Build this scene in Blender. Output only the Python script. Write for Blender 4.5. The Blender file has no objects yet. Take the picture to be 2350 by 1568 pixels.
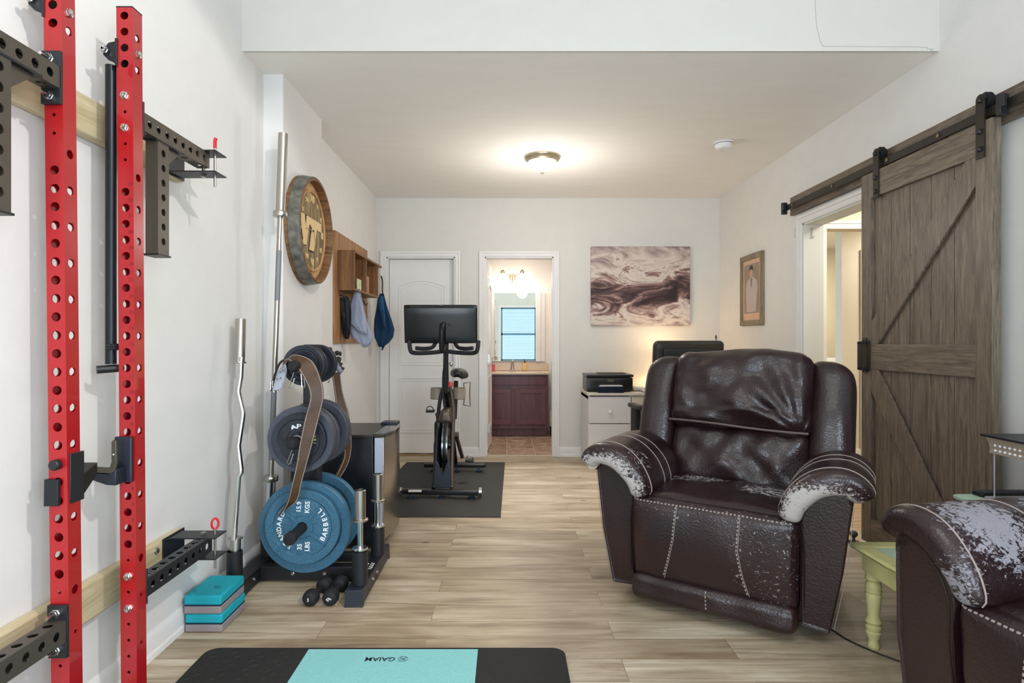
import bpy, bmesh, math, random
from mathutils import Vector, Matrix, noise
from mathutils.bvhtree import BVHTree
PI=math.pi
S=bpy.context.scene
C=S.collection
random.seed(7)
# ---------------------------------------------------------------- camera, exposure, world, lights
CAMZ=1.22
cd=bpy.data.cameras.new('camera'); cam=bpy.data.objects.new('camera',cd); C.objects.link(cam); S.camera=cam
cam.location=(0,0,CAMZ); cam.rotation_euler=(PI/2,0,0)
cd.sensor_width=36; cd.lens=36*1365/2350; cd.shift_x=12/2350; cd.shift_y=-2/2350; cd.clip_start=.05
S.view_settings.view_transform='Standard'; S.view_settings.look='None'; S.view_settings.gamma=1; S.view_settings.use_curve_mapping=False
S.view_settings.exposure=0.27
def hexc(h,a=1):
    h=h.lstrip('#'); v=[int(h[i:i+2],16)/255 for i in (0,2,4)]
    return tuple([(x/12.92 if x<.04045 else ((x+.055)/1.055)**2.4) for x in v])+(a,)
w=bpy.data.worlds.new('sky'); S.world=w; w.use_nodes=True
w.node_tree.nodes['Background'].inputs[0].default_value=(.50,.78,1,1); w.node_tree.nodes['Background'].inputs[1].default_value=1.7
def lamp(name,kind,loc,power,col,size=.3,size_y=None,target=None,spread=None):
    l=bpy.data.lights.new(name,kind); l.energy=power; l.color=col
    if kind=='AREA':
        l.size=size
        if size_y: l.shape='RECTANGLE'; l.size_y=size_y
    else: l.shadow_soft_size=size
    o=bpy.data.objects.new(name,l); C.objects.link(o); o.location=loc
    if target: o.rotation_euler=(Vector(target)-Vector(loc)).to_track_quat('-Z','Y').to_euler()
    return o
lamp('added_ceiling_fill','AREA',(.3,.0,3.9),28,(1,.985,.965),2.4,1.6,target=(.3,.0,0))  # added overhead fill to even out the near room, no such fixture known
lamp('recessed_spot_light','SPOT',(1.75,-.35,3.4),230,(1,.975,.94),.07,target=(-1.3,2.3,1.0),spread=78)
lamp('added_daylight_right','AREA',(1.62,-1.52,1.25),68,(.76,.87,1),1.0,1.9,target=(1.0,3,1.0))  # added daylight fill beside the real window, out of the mirror's view
lamp('added_daylight_left','AREA',(-.90,-1.52,1.15),42,(.76,.87,1),.75,1.9,target=(-.3,3,1.0))  # added daylight fill, no patio door known here, clear of the mirror
lamp('bathroom_ceiling_light','AREA',(.1,7.2,2.45),7,(1,.95,.88),.5,target=(.1,7.3,0))
lamp('hall_ceiling_light','AREA',(3.0,4.1,2.42),15,(1,.93,.80),.5,target=(3.1,4.2,0))
lamp('hall_far_light','AREA',(4.1,5.6,2.42),12,(1,.93,.80),.5,target=(4.1,5.6,0))
lamp('added_laundry_fill','AREA',(3.6,7.1,2.42),22,(1,.94,.82),.5,target=(3.6,7.1,0))  # unseen light added to brighten the laundry past the hall wall
lamp('dome_bulb','POINT',(.29,4.85,2.12),17,(1,.955,.89),.1); lamp('dome_downlight','SPOT',(.29,4.85,2.56),100,(1,.965,.91),.1,target=(.29,4.85,0),spread=179).data.spot_blend=.12
lamp('desk_bulb','POINT',(1.60,6.02,.98),5,(1,.80,.52),.05)
for sx in (-.13,.13): lamp('vanity_bulb','POINT',(.075+sx,7.90,2.02),1.6,(1,.93,.82),.03)
# ---------------------------------------------------------------- materials
MATS={}
def mat(name,col,rough=.5,metal=0,bump=0,bscale=60,var=0,vscale=8,col2=None,spec=.5,emis=None,estr=0,trans=0,ior=1.45,stretch=(1,1,1),detail=4,coat=0):
    if name in MATS: return MATS[name]
    m=bpy.data.materials.new(name); m.use_nodes=True; nt=m.node_tree; b=nt.nodes['Principled BSDF']
    c=hexc(col) if isinstance(col,str) else tuple(col)+(1,)
    b.inputs['Base Color'].default_value=c; b.inputs['Roughness'].default_value=rough; b.inputs['Metallic'].default_value=metal
    b.inputs['Specular IOR Level'].default_value=spec; b.inputs['Transmission Weight'].default_value=trans; b.inputs['IOR'].default_value=ior
    b.inputs['Coat Weight'].default_value=coat
    if emis: b.inputs['Emission Color'].default_value=hexc(emis); b.inputs['Emission Strength'].default_value=estr
    tc=nt.nodes.new('ShaderNodeTexCoord'); mp=nt.nodes.new('ShaderNodeMapping'); mp.inputs['Scale'].default_value=stretch
    nt.links.new(tc.outputs['Object'],mp.inputs['Vector'])
    if True:
        n=nt.nodes.new('ShaderNodeTexNoise'); n.inputs['Scale'].default_value=vscale; n.inputs['Detail'].default_value=detail
        nt.links.new(mp.outputs[0],n.inputs['Vector'])
        r=nt.nodes.new('ShaderNodeValToRGB'); r.color_ramp.elements[0].position=.3; r.color_ramp.elements[1].position=.7
        v=max(var,.015)
        c2=hexc(col2) if col2 else tuple(min(1,x*(1+v)) for x in c[:3])+(1,)
        c1=c if col2 else tuple(x*(1-v) for x in c[:3])+(1,)
        r.color_ramp.elements[0].color=c1; r.color_ramp.elements[1].color=c2
        nt.links.new(n.outputs['Fac'],r.inputs[0]); nt.links.new(r.outputs[0],b.inputs['Base Color'])
    if bump:
        n2=nt.nodes.new('ShaderNodeTexNoise'); n2.inputs['Scale'].default_value=bscale; n2.inputs['Detail'].default_value=3
        nt.links.new(mp.outputs[0],n2.inputs['Vector'])
        bp=nt.nodes.new('ShaderNodeBump'); bp.inputs['Strength'].default_value=bump; bp.inputs['Distance'].default_value=.004
        nt.links.new(n2.outputs['Fac'],bp.inputs['Height']); nt.links.new(bp.outputs[0],b.inputs['Normal'])
    MATS[name]=m; return m
def nodes(name):
    m=bpy.data.materials.new(name); m.use_nodes=True; nt=m.node_tree
    MATS[name]=m
    return m,nt,nt.nodes['Principled BSDF'],(lambda t,**k: _nn(nt,t,k)),nt.links.new
def _nn(nt,t,k):
    n=nt.nodes.new(t)
    for a,v in k.items():
        if a in n.inputs: n.inputs[a].default_value=v
        else: setattr(n,a,v)
    return n
def ramp(nt,pts,interp='LINEAR'):
    r=nt.nodes.new('ShaderNodeValToRGB'); cr=r.color_ramp; cr.interpolation=interp
    while len(cr.elements)<len(pts): cr.elements.new(.5)
    for e,(p,c) in zip(cr.elements,pts): e.position=p; e.color=hexc(c) if isinstance(c,str) else c
    return r
def m_floor():
    m,nt,b,N,L=nodes('vinyl_plank_floor')
    tc=N('ShaderNodeTexCoord'); mp=N('ShaderNodeMapping'); L(tc.outputs['Object'],mp.inputs[0]); mp.inputs['Location'].default_value=(.33,.017,0)
    br=N('ShaderNodeTexBrick',offset=.37,squash=1.0); L(mp.outputs[0],br.inputs['Vector'])
    br.inputs['Scale'].default_value=1; br.inputs['Brick Width'].default_value=1.22; br.inputs['Row Height'].default_value=.153
    br.inputs['Mortar Size'].default_value=.0011; br.inputs['Color1'].default_value=(0,0,0,1); br.inputs['Color2'].default_value=(1,1,1,1); br.inputs['Mortar'].default_value=(.5,.5,.5,1)
    # grain
    sep=N('ShaderNodeSeparateXYZ'); L(mp.outputs[0],sep.inputs[0])
    flo=N('ShaderNodeMath',operation='DIVIDE'); L(sep.outputs[1],flo.inputs[0]); flo.inputs[1].default_value=.153
    fl=N('ShaderNodeMath',operation='FLOOR'); L(flo.outputs[0],fl.inputs[0])
    add=N('ShaderNodeMath',operation='MULTIPLY_ADD'); L(br.outputs['Color'],add.inputs[0]); add.inputs[1].default_value=7.3; L(fl.outputs[0],add.inputs[2])
    cmb=N('ShaderNodeCombineXYZ'); L(sep.outputs[0],cmb.inputs[0]); L(sep.outputs[1],cmb.inputs[1]); L(add.outputs[0],cmb.inputs[2])
    m2=N('ShaderNodeMapping'); m2.inputs['Scale'].default_value=(1.2,15,1); L(cmb.outputs[0],m2.inputs[0])
    n1=N('ShaderNodeTexNoise',Scale=1.5,Detail=7,Roughness=.62,Distortion=.8); L(m2.outputs[0],n1.inputs[0])
    m3=N('ShaderNodeMapping'); m3.inputs['Scale'].default_value=(2.2,5.5,1); L(cmb.outputs[0],m3.inputs[0])
    n2=N('ShaderNodeTexNoise',Scale=1.1,Detail=3,Distortion=.4); L(m3.outputs[0],n2.inputs[0])
    r1=ramp(nt,[(.28,'#a3917b'),(.42,'#c6b69e'),(.55,'#dccfb9'),(.72,'#ebe2d0')]); L(n1.outputs['Fac'],r1.inputs[0])
    r2=ramp(nt,[(.3,'#b0a290'),(.5,'#d8cfc0'),(.7,'#ffffff')]); L(n2.outputs['Fac'],r2.inputs[0])
    mx=N('ShaderNodeMix',data_type='RGBA',blend_type='MULTIPLY'); mx.inputs[0].default_value=.62; L(r1.outputs[0],mx.inputs[6]); L(r2.outputs[0],mx.inputs[7])
    r3=ramp(nt,[(0,'#c9bfb1'),(1,'#ffffff')]); L(br.outputs['Color'],r3.inputs[0])
    mx2=N('ShaderNodeMix',data_type='RGBA',blend_type='MULTIPLY'); mx2.inputs[0].default_value=.75; L(mx.outputs[2],mx2.inputs[6]); L(r3.outputs[0],mx2.inputs[7])
    # knots
    vo=N('ShaderNodeTexVoronoi',Scale=1.0); m4=N('ShaderNodeMapping'); m4.inputs['Scale'].default_value=(1.9,4.2,1); L(cmb.outputs[0],m4.inputs[0]); L(m4.outputs[0],vo.inputs[0])
    nk=N('ShaderNodeTexNoise',Scale=40); L(mp.outputs[0],nk.inputs[0])
    ak=N('ShaderNodeMath',operation='MULTIPLY_ADD'); L(nk.outputs['Fac'],ak.inputs[0]); ak.inputs[1].default_value=.05; L(vo.outputs['Distance'],ak.inputs[2])
    r4=ramp(nt,[(.05,'#6a5746'),(.085,'#ffffff')]); L(ak.outputs[0],r4.inputs[0])
    mx3=N('ShaderNodeMix',data_type='RGBA',blend_type='MULTIPLY'); mx3.inputs[0].default_value=.8; L(mx2.outputs[2],mx3.inputs[6]); L(r4.outputs[0],mx3.inputs[7])
    mx4=N('ShaderNodeMix',data_type='RGBA',blend_type='MIX'); L(br.outputs['Fac'],mx4.inputs[0]); L(mx3.outputs[2],mx4.inputs[6]); mx4.inputs[7].default_value=hexc('#7d6d5c')
    L(mx4.outputs[2],b.inputs['Base Color'])
    rr=N('ShaderNodeMapRange'); L(n1.outputs['Fac'],rr.inputs[0]); rr.inputs[3].default_value=.34; rr.inputs[4].default_value=.5; L(rr.outputs[0],b.inputs['Roughness'])
    bp=N('ShaderNodeBump',Strength=.12,Distance=.002); L(n1.outputs['Fac'],bp.inputs['Height']); L(bp.outputs[0],b.inputs['Normal'])
    return m
def m_tile():
    m,nt,b,N,L=nodes('slate_tile_floor')
    tc=N('ShaderNodeTexCoord')
    br=N('ShaderNodeTexBrick',offset=0.0); L(tc.outputs['Object'],br.inputs['Vector'])
    br.inputs['Scale'].default_value=1; br.inputs['Brick Width'].default_value=.305; br.inputs['Row Height'].default_value=.305; br.inputs['Mortar Size'].default_value=.004
    br.inputs['Color1'].default_value=hexc('#8f6f5c'); br.inputs['Color2'].default_value=hexc('#b39a86'); br.inputs['Mortar'].default_value=hexc('#cdbda8')
    n=N('ShaderNodeTexNoise',Scale=9,Detail=6,Distortion=1.2); L(tc.outputs['Object'],n.inputs[0])
    r=ramp(nt,[(.3,'#6f5348'),(.5,'#b08f78'),(.65,'#d9c3ae')]); L(n.outputs['Fac'],r.inputs[0])
    mx=N('ShaderNodeMix',data_type='RGBA'); mx.inputs[0].default_value=.6; L(br.outputs['Color'],mx.inputs[6]); L(r.outputs[0],mx.inputs[7])
    m2=N('ShaderNodeMix',data_type='RGBA'); L(br.outputs['Fac'],m2.inputs[0]); L(mx.outputs[2],m2.inputs[6]); m2.inputs[7].default_value=hexc('#cdbda8')
    L(m2.outputs[2],b.inputs['Base Color']); b.inputs['Roughness'].default_value=.4
    return m
def m_wood(name,c1,c2,c3,axis='z',rough=.6,scale=1.0,bump=.25):
    m,nt,b,N,L=nodes(name)
    tc=N('ShaderNodeTexCoord'); mp=N('ShaderNodeMapping'); L(tc.outputs['Object'],mp.inputs[0])
    s=[14*scale]*3; s['xyz'.index(axis)]=1.1*scale; mp.inputs['Scale'].default_value=s
    n=N('ShaderNodeTexNoise',Scale=1.6,Detail=7,Roughness=.6,Distortion=1.4); L(mp.outputs[0],n.inputs[0])
    n2=N('ShaderNodeTexNoise',Scale=9,Detail=3,Distortion=.3); L(mp.outputs[0],n2.inputs[0])
    ad=N('ShaderNodeMath',operation='MULTIPLY_ADD'); L(n2.outputs['Fac'],ad.inputs[0]); ad.inputs[1].default_value=.35; L(n.outputs['Fac'],ad.inputs[2])
    r=ramp(nt,[(.45,c1),(.65,c2),(.85,c3)]); L(ad.outputs[0],r.inputs[0]); L(r.outputs[0],b.inputs['Base Color'])
    b.inputs['Roughness'].default_value=rough
    bp=N('ShaderNodeBump',Strength=bump,Distance=.002); L(ad.outputs[0],bp.inputs['Height']); L(bp.outputs[0],b.inputs['Normal'])
    return m
def m_leather(name,spots,base='#1f1114',base2='#2c191b',worn='#b0aab0',cracks=.0):
    """spots: list of (center,(rx,ry,rz)) in the object's own space, worn patches"""
    m,nt,b,N,L=nodes(name)
    tc=N('ShaderNodeTexCoord')
    n=N('ShaderNodeTexNoise',Scale=3.5,Detail=4); L(tc.outputs['Object'],n.inputs[0])
    r=ramp(nt,[(.3,base),(.7,base2)]); L(n.outputs['Fac'],r.inputs[0])
    vo=N('ShaderNodeTexVoronoi',Scale=130,feature='SMOOTH_F1'); L(tc.outputs['Object'],vo.inputs[0])
    mpw=N('ShaderNodeMapping'); mpw.inputs['Scale'].default_value=(1,1,3.5); L(tc.outputs['Object'],mpw.inputs[0])
    nw=N('ShaderNodeTexNoise',Scale=34,Detail=5,Roughness=.6,Distortion=.4); L(mpw.outputs[0],nw.inputs[0])
    h1=N('ShaderNodeMath',operation='MULTIPLY_ADD'); L(nw.outputs['Fac'],h1.inputs[0]); h1.inputs[1].default_value=.55; L(vo.outputs['Distance'],h1.inputs[2])
    bp=N('ShaderNodeBump',Strength=.36,Distance=.003); L(h1.outputs[0],bp.inputs['Height']); L(bp.outputs[0],b.inputs['Normal'])
    val=None
    for c,rad,st in spots:
        s=N('ShaderNodeVectorMath',operation='SUBTRACT'); L(tc.outputs['Object'],s.inputs[0]); s.inputs[1].default_value=c
        d=N('ShaderNodeVectorMath',operation='DIVIDE'); L(s.outputs[0],d.inputs[0]); d.inputs[1].default_value=rad
        l=N('ShaderNodeVectorMath',operation='LENGTH'); L(d.outputs[0],l.inputs[0])
        q=N('ShaderNodeMath',operation='SUBTRACT'); q.inputs[0].default_value=1; L(l.outputs['Value'],q.inputs[1])
        q2=N('ShaderNodeMath',operation='MINIMUM'); L(q.outputs[0],q2.inputs[0]); q2.inputs[1].default_value=st
        if val is None: val=q2
        else:
            x=N('ShaderNodeMath',operation='MAXIMUM'); L(val.outputs[0],x.inputs[0]); L(q2.outputs[0],x.inputs[1]); val=x
    if val:
        mpn=N('ShaderNodeMapping'); mpn.inputs['Scale'].default_value=(1,1,1.7); L(tc.outputs['Object'],mpn.inputs[0]); nn=N('ShaderNodeTexNoise',Scale=52,Detail=6,Roughness=.75,Distortion=.7); L(mpn.outputs[0],nn.inputs[0])
        a=N('ShaderNodeMath',operation='MULTIPLY_ADD'); L(nn.outputs['Fac'],a.inputs[0]); a.inputs[1].default_value=2.4
        L(val.outputs[0],a.inputs[2])
        rr=N('ShaderNodeMapRange'); L(a.outputs[0],rr.inputs[0]); rr.inputs[1].default_value=1.55; rr.inputs[2].default_value=1.62
        mx=N('ShaderNodeMix',data_type='RGBA'); L(rr.outputs[0],mx.inputs[0]); L(r.outputs[0],mx.inputs[6]); mx.inputs[7].default_value=hexc(worn)
        L(mx.outputs[2],b.inputs['Base Color'])
        r2=N('ShaderNodeMapRange'); L(rr.outputs[0],r2.inputs[0]); r2.inputs[3].default_value=.29; r2.inputs[4].default_value=.75; L(r2.outputs[0],b.inputs['Roughness'])
    else:
        L(r.outputs[0],b.inputs['Base Color']); b.inputs['Roughness'].default_value=.29
    b.inputs['Specular IOR Level'].default_value=.6
    return m
def m_canvas():
    m,nt,b,N,L=nodes('abstract_painting')
    tc=N('ShaderNodeTexCoord'); mp=N('ShaderNodeMapping'); mp.inputs['Rotation'].default_value=(0,math.radians(24),0); mp.inputs['Scale'].default_value=(1,1,2.6); L(tc.outputs['Object'],mp.inputs[0])
    n=N('ShaderNodeTexNoise',Scale=2.3,Detail=8,Roughness=.62,Distortion=1.6); L(mp.outputs[0],n.inputs[0])
    sp=N('ShaderNodeSeparateXYZ'); L(tc.outputs['Object'],sp.inputs[0])
    # dark band of strokes across the middle
    d=N('ShaderNodeMath',operation='SUBTRACT'); L(sp.outputs[2],d.inputs[0]); d.inputs[1].default_value=.36
    dd=N('ShaderNodeMath',operation='ABSOLUTE'); L(d.outputs[0],dd.inputs[0])
    a=N('ShaderNodeMath',operation='MULTIPLY_ADD'); L(dd.outputs[0],a.inputs[0]); a.inputs[1].default_value=.75; L(n.outputs['Fac'],a.inputs[2])
    r=ramp(nt,[(.43,'#2c1a18'),(.53,'#5d4140'),(.60,'#a08079'),(.67,'#dfd3c8'),(.78,'#c2b0a8'),(.9,'#8a7073')]); L(a.outputs[0],r.inputs[0])
    L(r.outputs[0],b.inputs['Base Color']); b.inputs['Roughness'].default_value=.6
    return m
wall_m=mat('wall_paint','#e8e6e3',.75,bump=.18,bscale=30,var=.01)
ceil_m=mat('ceiling_paint','#f3efe9',.85,bump=.35,bscale=9,var=.015,vscale=3,stretch=(1,3,1))
trim_m=mat('white_trim','#eeecea',.4)
door_m=mat('white_door','#f0eeec',.45,bump=.05,bscale=90)
cream_m=mat('hall_paint','#e6d9bf',.7)
floor_m=m_floor(); tile_m=m_tile()
red_m=mat('red_powder_coat','#a50e18',.28,var=.02,coat=.5)
blk_m=mat('black_powder_coat','#1d1f23',.42,bump=.1,bscale=400)
gun_m=mat('gunmetal_coat','#5b544b',.42,metal=.5,bump=.05,bscale=300)
rub_m=mat('black_rubber','#17181b',.7,bump=.3,bscale=300)
chr_m=mat('chrome','#d9d9d8',.14,metal=1)
stl_m=mat('brushed_steel','#b5b0a8',.3,metal=1,bump=.15,bscale=200,stretch=(1,1,.05))
knurl_m=mat('knurled_steel','#8f9195',.42,metal=.9,bump=.6,bscale=500)
pine_m=m_wood('pine_board','#b7a57f','#cbbb95','#d8caa8','y')
barn_m=m_wood('barn_door_oak','#4a3f35','#6b5e50','#857665','z',rough=.42,scale=1.9)
barnh_m=m_wood('barn_door_oak_rail','#4a3f35','#6b5e50','#857665','y',rough=.42,scale=1.9)
shelf_m=m_wood('stained_pine','#54361e','#7d5430','#9a6e40','z',rough=.5,scale=.9)
shelfb_m=m_wood('stained_pine_light','#7a5230','#a3744a','#bd9062','z',rough=.5,scale=.8)
white_m=mat('white_lacquer','#e4e0dc',.35)
cherry_m=m_wood('cherry_stain','#4b2a30','#5f3840','#6f444b','z',rough=.35,scale=.6,bump=.05)
blue_m=mat('blue_hammertone','#3f6b84',.42,metal=.25,var=.25,vscale=160,bump=.35,bscale=160)
grey_m=mat('grey_hammertone','#4a4e59',.45,metal=.3,var=.2,vscale=200,bump=.35,bscale=200)
dgrey_m=mat('dark_iron','#2c2f38',.42,metal=.3,bump=.2,bscale=200)
wht_m=mat('white_paint_mark','#eceef0',.5)
glass_m=mat('clear_glass',(1,1,1),.02,trans=1,ior=1.45)
# ---------------------------------------------------------------- mesh tools
class MB:
    def __init__(s): s.bm=bmesh.new()
    def add(s,verts,faces):
        vs=[s.bm.verts.new(v) for v in verts]
        for f in faces:
            try: s.bm.faces.new([vs[i] for i in f])
            except ValueError: pass
        return vs
    def box(s,x0,x1,y0,y1,z0,z1,M=None):
        v=[Vector((x,y,z)) for x in (x0,x1) for y in (y0,y1) for z in (z0,z1)]
        if M: v=[M@p for p in v]
        s.add(v,[(0,1,3,2),(4,6,7,5),(0,4,5,1),(2,3,7,6),(0,2,6,4),(1,5,7,3)]); return s
    def obox(s,c,h,rz=0,rx=0,ry=0):
        M=Matrix.Translation(c)@Matrix.Rotation(rz,4,'Z')@Matrix.Rotation(ry,4,'Y')@Matrix.Rotation(rx,4,'X')
        return s.box(-h[0],h[0],-h[1],h[1],-h[2],h[2],M)
    def beam(s,p0,p1,w,h,up=(0,0,1)):
        p0=Vector(p0);p1=Vector(p1);d=(p1-p0);L=d.length;d.normalize()
        a=Vector(up).cross(d)
        if a.length<1e-4: a=Vector((1,0,0)).cross(d)
        a.normalize();b=d.cross(a)
        M=Matrix((( a.x,b.x,d.x,p0.x),(a.y,b.y,d.y,p0.y),(a.z,b.z,d.z,p0.z),(0,0,0,1)))
        return s.box(-w/2,w/2,-h/2,h/2,0,L,M)
    def frame(s,axis):
        d=Vector(axis).normalized(); a=Vector((0,0,1)).cross(d)
        if a.length<1e-3: a=Vector((1,0,0))
        a.normalize(); return a,d.cross(a),d
    def lathe(s,prof,o,axis=(0,0,1),seg=32):
        a,b,d=s.frame(axis); o=Vector(o); rings=[]
        for r,h in prof:
            if r<1e-6: rings.append([s.bm.verts.new(o+d*h)])
            else: rings.append([s.bm.verts.new(o+d*h+(a*math.cos(2*PI*i/seg)+b*math.sin(2*PI*i/seg))*r) for i in range(seg)])
        for A,B in zip(rings,rings[1:]):
            for i in range(seg):
                j=(i+1)%seg
                q=[A[i%len(A)],A[j%len(A)],B[j%len(B)],B[i%len(B)]]
                u=[]
                for v in q:
                    if v not in u: u.append(v)
                if len(u)>2:
                    try: s.bm.faces.new(u)
                    except ValueError: pass
        return s
    def cyl(s,p0,p1,r,r2=None,seg=24):
        p0=Vector(p0);p1=Vector(p1);L=(p1-p0).length;r2=r if r2 is None else r2
        return s.lathe([(0,0),(r,0),(r2,L),(0,L)],p0,p1-p0,seg)
    def tube(s,pts,r,seg=10,closed=False,up=None):
        pts=[Vector(p) for p in pts]; n=len(pts); rings=[]; prev=None
        for i,p in enumerate(pts):
            if closed: t=pts[(i+1)%n]-pts[i-1]
            else: t=pts[min(i+1,n-1)]-pts[max(i-1,0)]
            t.normalize()
            if prev is None:
                a=Vector((0,0,1)).cross(t)
                if a.length<.1: a=Vector((1,0,0)).cross(t)
            else: a=prev-t*prev.dot(t)
            a.normalize(); prev=a; b=t.cross(a); rr=r[i] if isinstance(r,(list,tuple)) else r
            rings.append([s.bm.verts.new(p+(a*math.cos(2*PI*k/seg)+b*math.sin(2*PI*k/seg))*rr) for k in range(seg)])
        m=n if closed else n-1
        for i in range(m):
            A=rings[i];B=rings[(i+1)%n]
            for k in range(seg): s.bm.faces.new([A[k],A[(k+1)%seg],B[(k+1)%seg],B[k]])
        if not closed: s.bm.faces.new(rings[0][::-1]); s.bm.faces.new(rings[-1])
        return s
    def prism(s,poly,o,u,v,t):
        """extrude 2D polygon (in u,v from o) by t along u x v"""
        o=Vector(o);u=Vector(u);v=Vector(v);n=u.cross(v).normalized(); k=len(poly)
        P=[o+u*a+v*b for a,b in poly]
        s.add(P+[p+n*t for p in P],[tuple(range(k))[::-1],tuple(range(k,2*k))]+[(i,(i+1)%k,(i+1)%k+k,i+k) for i in range(k)]); return s
    def ball(s,c,r,sc=(1,1,1),seg=20):
        bmesh.ops.create_uvsphere(s.bm,u_segments=seg,v_segments=seg//2,radius=r,matrix=Matrix.Translation(c)@Matrix.Diagonal((*sc,1))); return s
    def rbox(s,half,r,n=14,fn=None):
        h=Vector(half); r=min(r,*[x*.999 for x in half]); vs={}
        def T(i): 
            t=-1+2*i/n; return .55*t+.45*math.sin(t*PI/2)
        def pt(ix,iy,iz):
            k=(ix,iy,iz)
            if k not in vs:
                p=Vector((T(ix)*h.x,T(iy)*h.y,T(iz)*h.z))
                q=Vector([max(-(h[a]-r),min(h[a]-r,p[a])) for a in range(3)]); d=p-q
                if d.length>1e-9: p=q+d.normalized()*r
                vs[k]=s.bm.verts.new(fn(p) if fn else p)
            return vs[k]
        for a in range(3):
            for side in (0,n):
                for i in range(n):
                    for j in range(n):
                        q=[]
                        for (di,dj) in ((0,0),(1,0),(1,1),(0,1)):
                            k=[0,0,0];k[a]=side;k[(a+1)%3]=i+di;k[(a+2)%3]=j+dj; q.append(pt(*k))
                        s.bm.faces.new(q if side else q[::-1])
        return s
    def strip(s,o,u,v,length,width,th,holes):
        """plate along u (length) x v (width), round holes (pos,radius) through its thickness"""
        o=Vector(o);u=Vector(u).normalized();v=Vector(v).normalized();n=u.cross(v)
        holes=sorted(holes); seg=24; cur=0; hw=width/2
        def quad(a,b):
            if b-a<1e-5: return
            for k,fl in ((0,1),(th,0)):
                P=[o+u*a-v*hw+n*k,o+u*b-v*hw+n*k,o+u*b+v*hw+n*k,o+u*a+v*hw+n*k]
                s.add(P,[(3,2,1,0) if fl else (0,1,2,3)])
        for c,r in holes:
            hl=min(r*1.6+.003,.024) if r<.02 else r*1.3
            hl=min(hl,.0253)
            if c-hl<cur-1e-6: hl=c-cur
            if hl<=r: continue
            quad(cur,c-hl)
            out=[];inn=[]
            for k in range(seg):
                th_=2*PI*k/seg+PI/seg; cx,sy=math.cos(th_),math.sin(th_)
                f=min(hl/abs(cx) if abs(cx)>1e-6 else 9,hw/abs(sy) if abs(sy)>1e-6 else 9)
                out.append((c+cx*f,sy*f)); inn.append((c+cx*r,sy*r))
            cor=[(c+hl,hw),(c-hl,hw),(c-hl,-hw),(c+hl,-hw)]
            for k_,fl in ((0,1),(th,0)):
                O=[s.bm.verts.new(o+u*a+v*b+n*k_) for a,b in out]; I=[s.bm.verts.new(o+u*a+v*b+n*k_) for a,b in inn]
                Cn=[s.bm.verts.new(o+u*a+v*b+n*k_) for a,b in cor]
                for k in range(seg):
                    j=(k+1)%seg; q=[O[k],O[j],I[j],I[k]]
                    a,b=out[k],out[j]
                    sd=lambda p:(0 if abs(abs(p[1])-hw)<1e-7 else 1)
                    f=q
                    if sd(a)!=sd(b):
                        cc=min(range(4),key=lambda i:(cor[i][0]-a[0])**2+(cor[i][1]-a[1])**2)
                        f=[O[k],Cn[cc],O[j],I[j],I[k]]
                    s.bm.faces.new(f[::-1] if not fl else f)
                if k_==0: I0=I
                else:
                    for k in range(seg):
                        j=(k+1)%seg; s.bm.faces.new([I0[k],I0[j],I[j],I[k]])
            cur=c+hl
        quad(cur,length)
        # side walls
        for sg in (-1,1):
            P=[o+v*hw*sg,o+u*length+v*hw*sg,o+u*length+v*hw*sg+n*th,o+v*hw*sg+n*th]; s.add(P,[(0,1,2,3)])
        for e in (0,length):
            P=[o+u*e-v*hw,o+u*e+v*hw,o+u*e+v*hw+n*th,o+u*e-v*hw+n*th]; s.add(P,[(0,1,2,3)])
        return s
    def transform(s,M):
        bmesh.ops.transform(s.bm,matrix=M,verts=s.bm.verts[:]); return s
    def build(s,name,m,parent=None,bevel=0,sub=0,local=False,ang=38,recalc=True,struct=False,keep=False,flat=False):
        bm=s.bm
        if recalc: bmesh.ops.remove_doubles(bm,verts=bm.verts[:],dist=1e-6); bmesh.ops.recalc_face_normals(bm,faces=bm.faces[:])
        if parent is not None and not local: bmesh.ops.transform(bm,matrix=WM[parent.name].inverted(),verts=bm.verts[:])
        off=Vector((0,0,0))
        if parent is None and not struct and not keep:
            xs=[v.co for v in bm.verts]
            off=Vector(((min(p.x for p in xs)+max(p.x for p in xs))/2,(min(p.y for p in xs)+max(p.y for p in xs))/2,min(p.z for p in xs)))
            bmesh.ops.translate(bm,vec=-off,verts=bm.verts[:])
        me=bpy.data.meshes.new(name); bm.to_mesh(me); bm.free()
        for p in me.polygons: p.use_smooth=not flat
        if not flat: me.set_sharp_from_angle(angle=math.radians(ang))
        me.materials.append(m)
        o=bpy.data.objects.new(name,me); C.objects.link(o); o.location=off
        if parent is not None: o.parent=parent; WM[o.name]=WM[parent.name].copy()
        else: WM[o.name]=Matrix.Translation(off)
        if bevel:
            md=o.modifiers.new('bevel','BEVEL'); md.width=bevel; md.segments=2; md.limit_method='ANGLE'; md.angle_limit=math.radians(40)
        if sub:
            md=o.modifiers.new('sub','SUBSURF'); md.levels=sub; md.render_levels=sub
        if struct: o['kind']='structure'
        return o
WM={}
def tag(o,label,cat,group=None,kind=None):
    o['label']=label
    if cat: o['category']=cat
    if group: o['group']=group
    if kind: o['kind']=kind
    return o
def thing(name,label,cat,loc=(0,0,0),rz=0,group=None):
    o=bpy.data.objects.new(name,None); C.objects.link(o); o.empty_display_size=.05; o.location=loc; o.rotation_euler=(0,0,rz)
    WM[o.name]=Matrix.Translation(loc)@Matrix.Rotation(rz,4,'Z'); return tag(o,label,cat,group)
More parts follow.
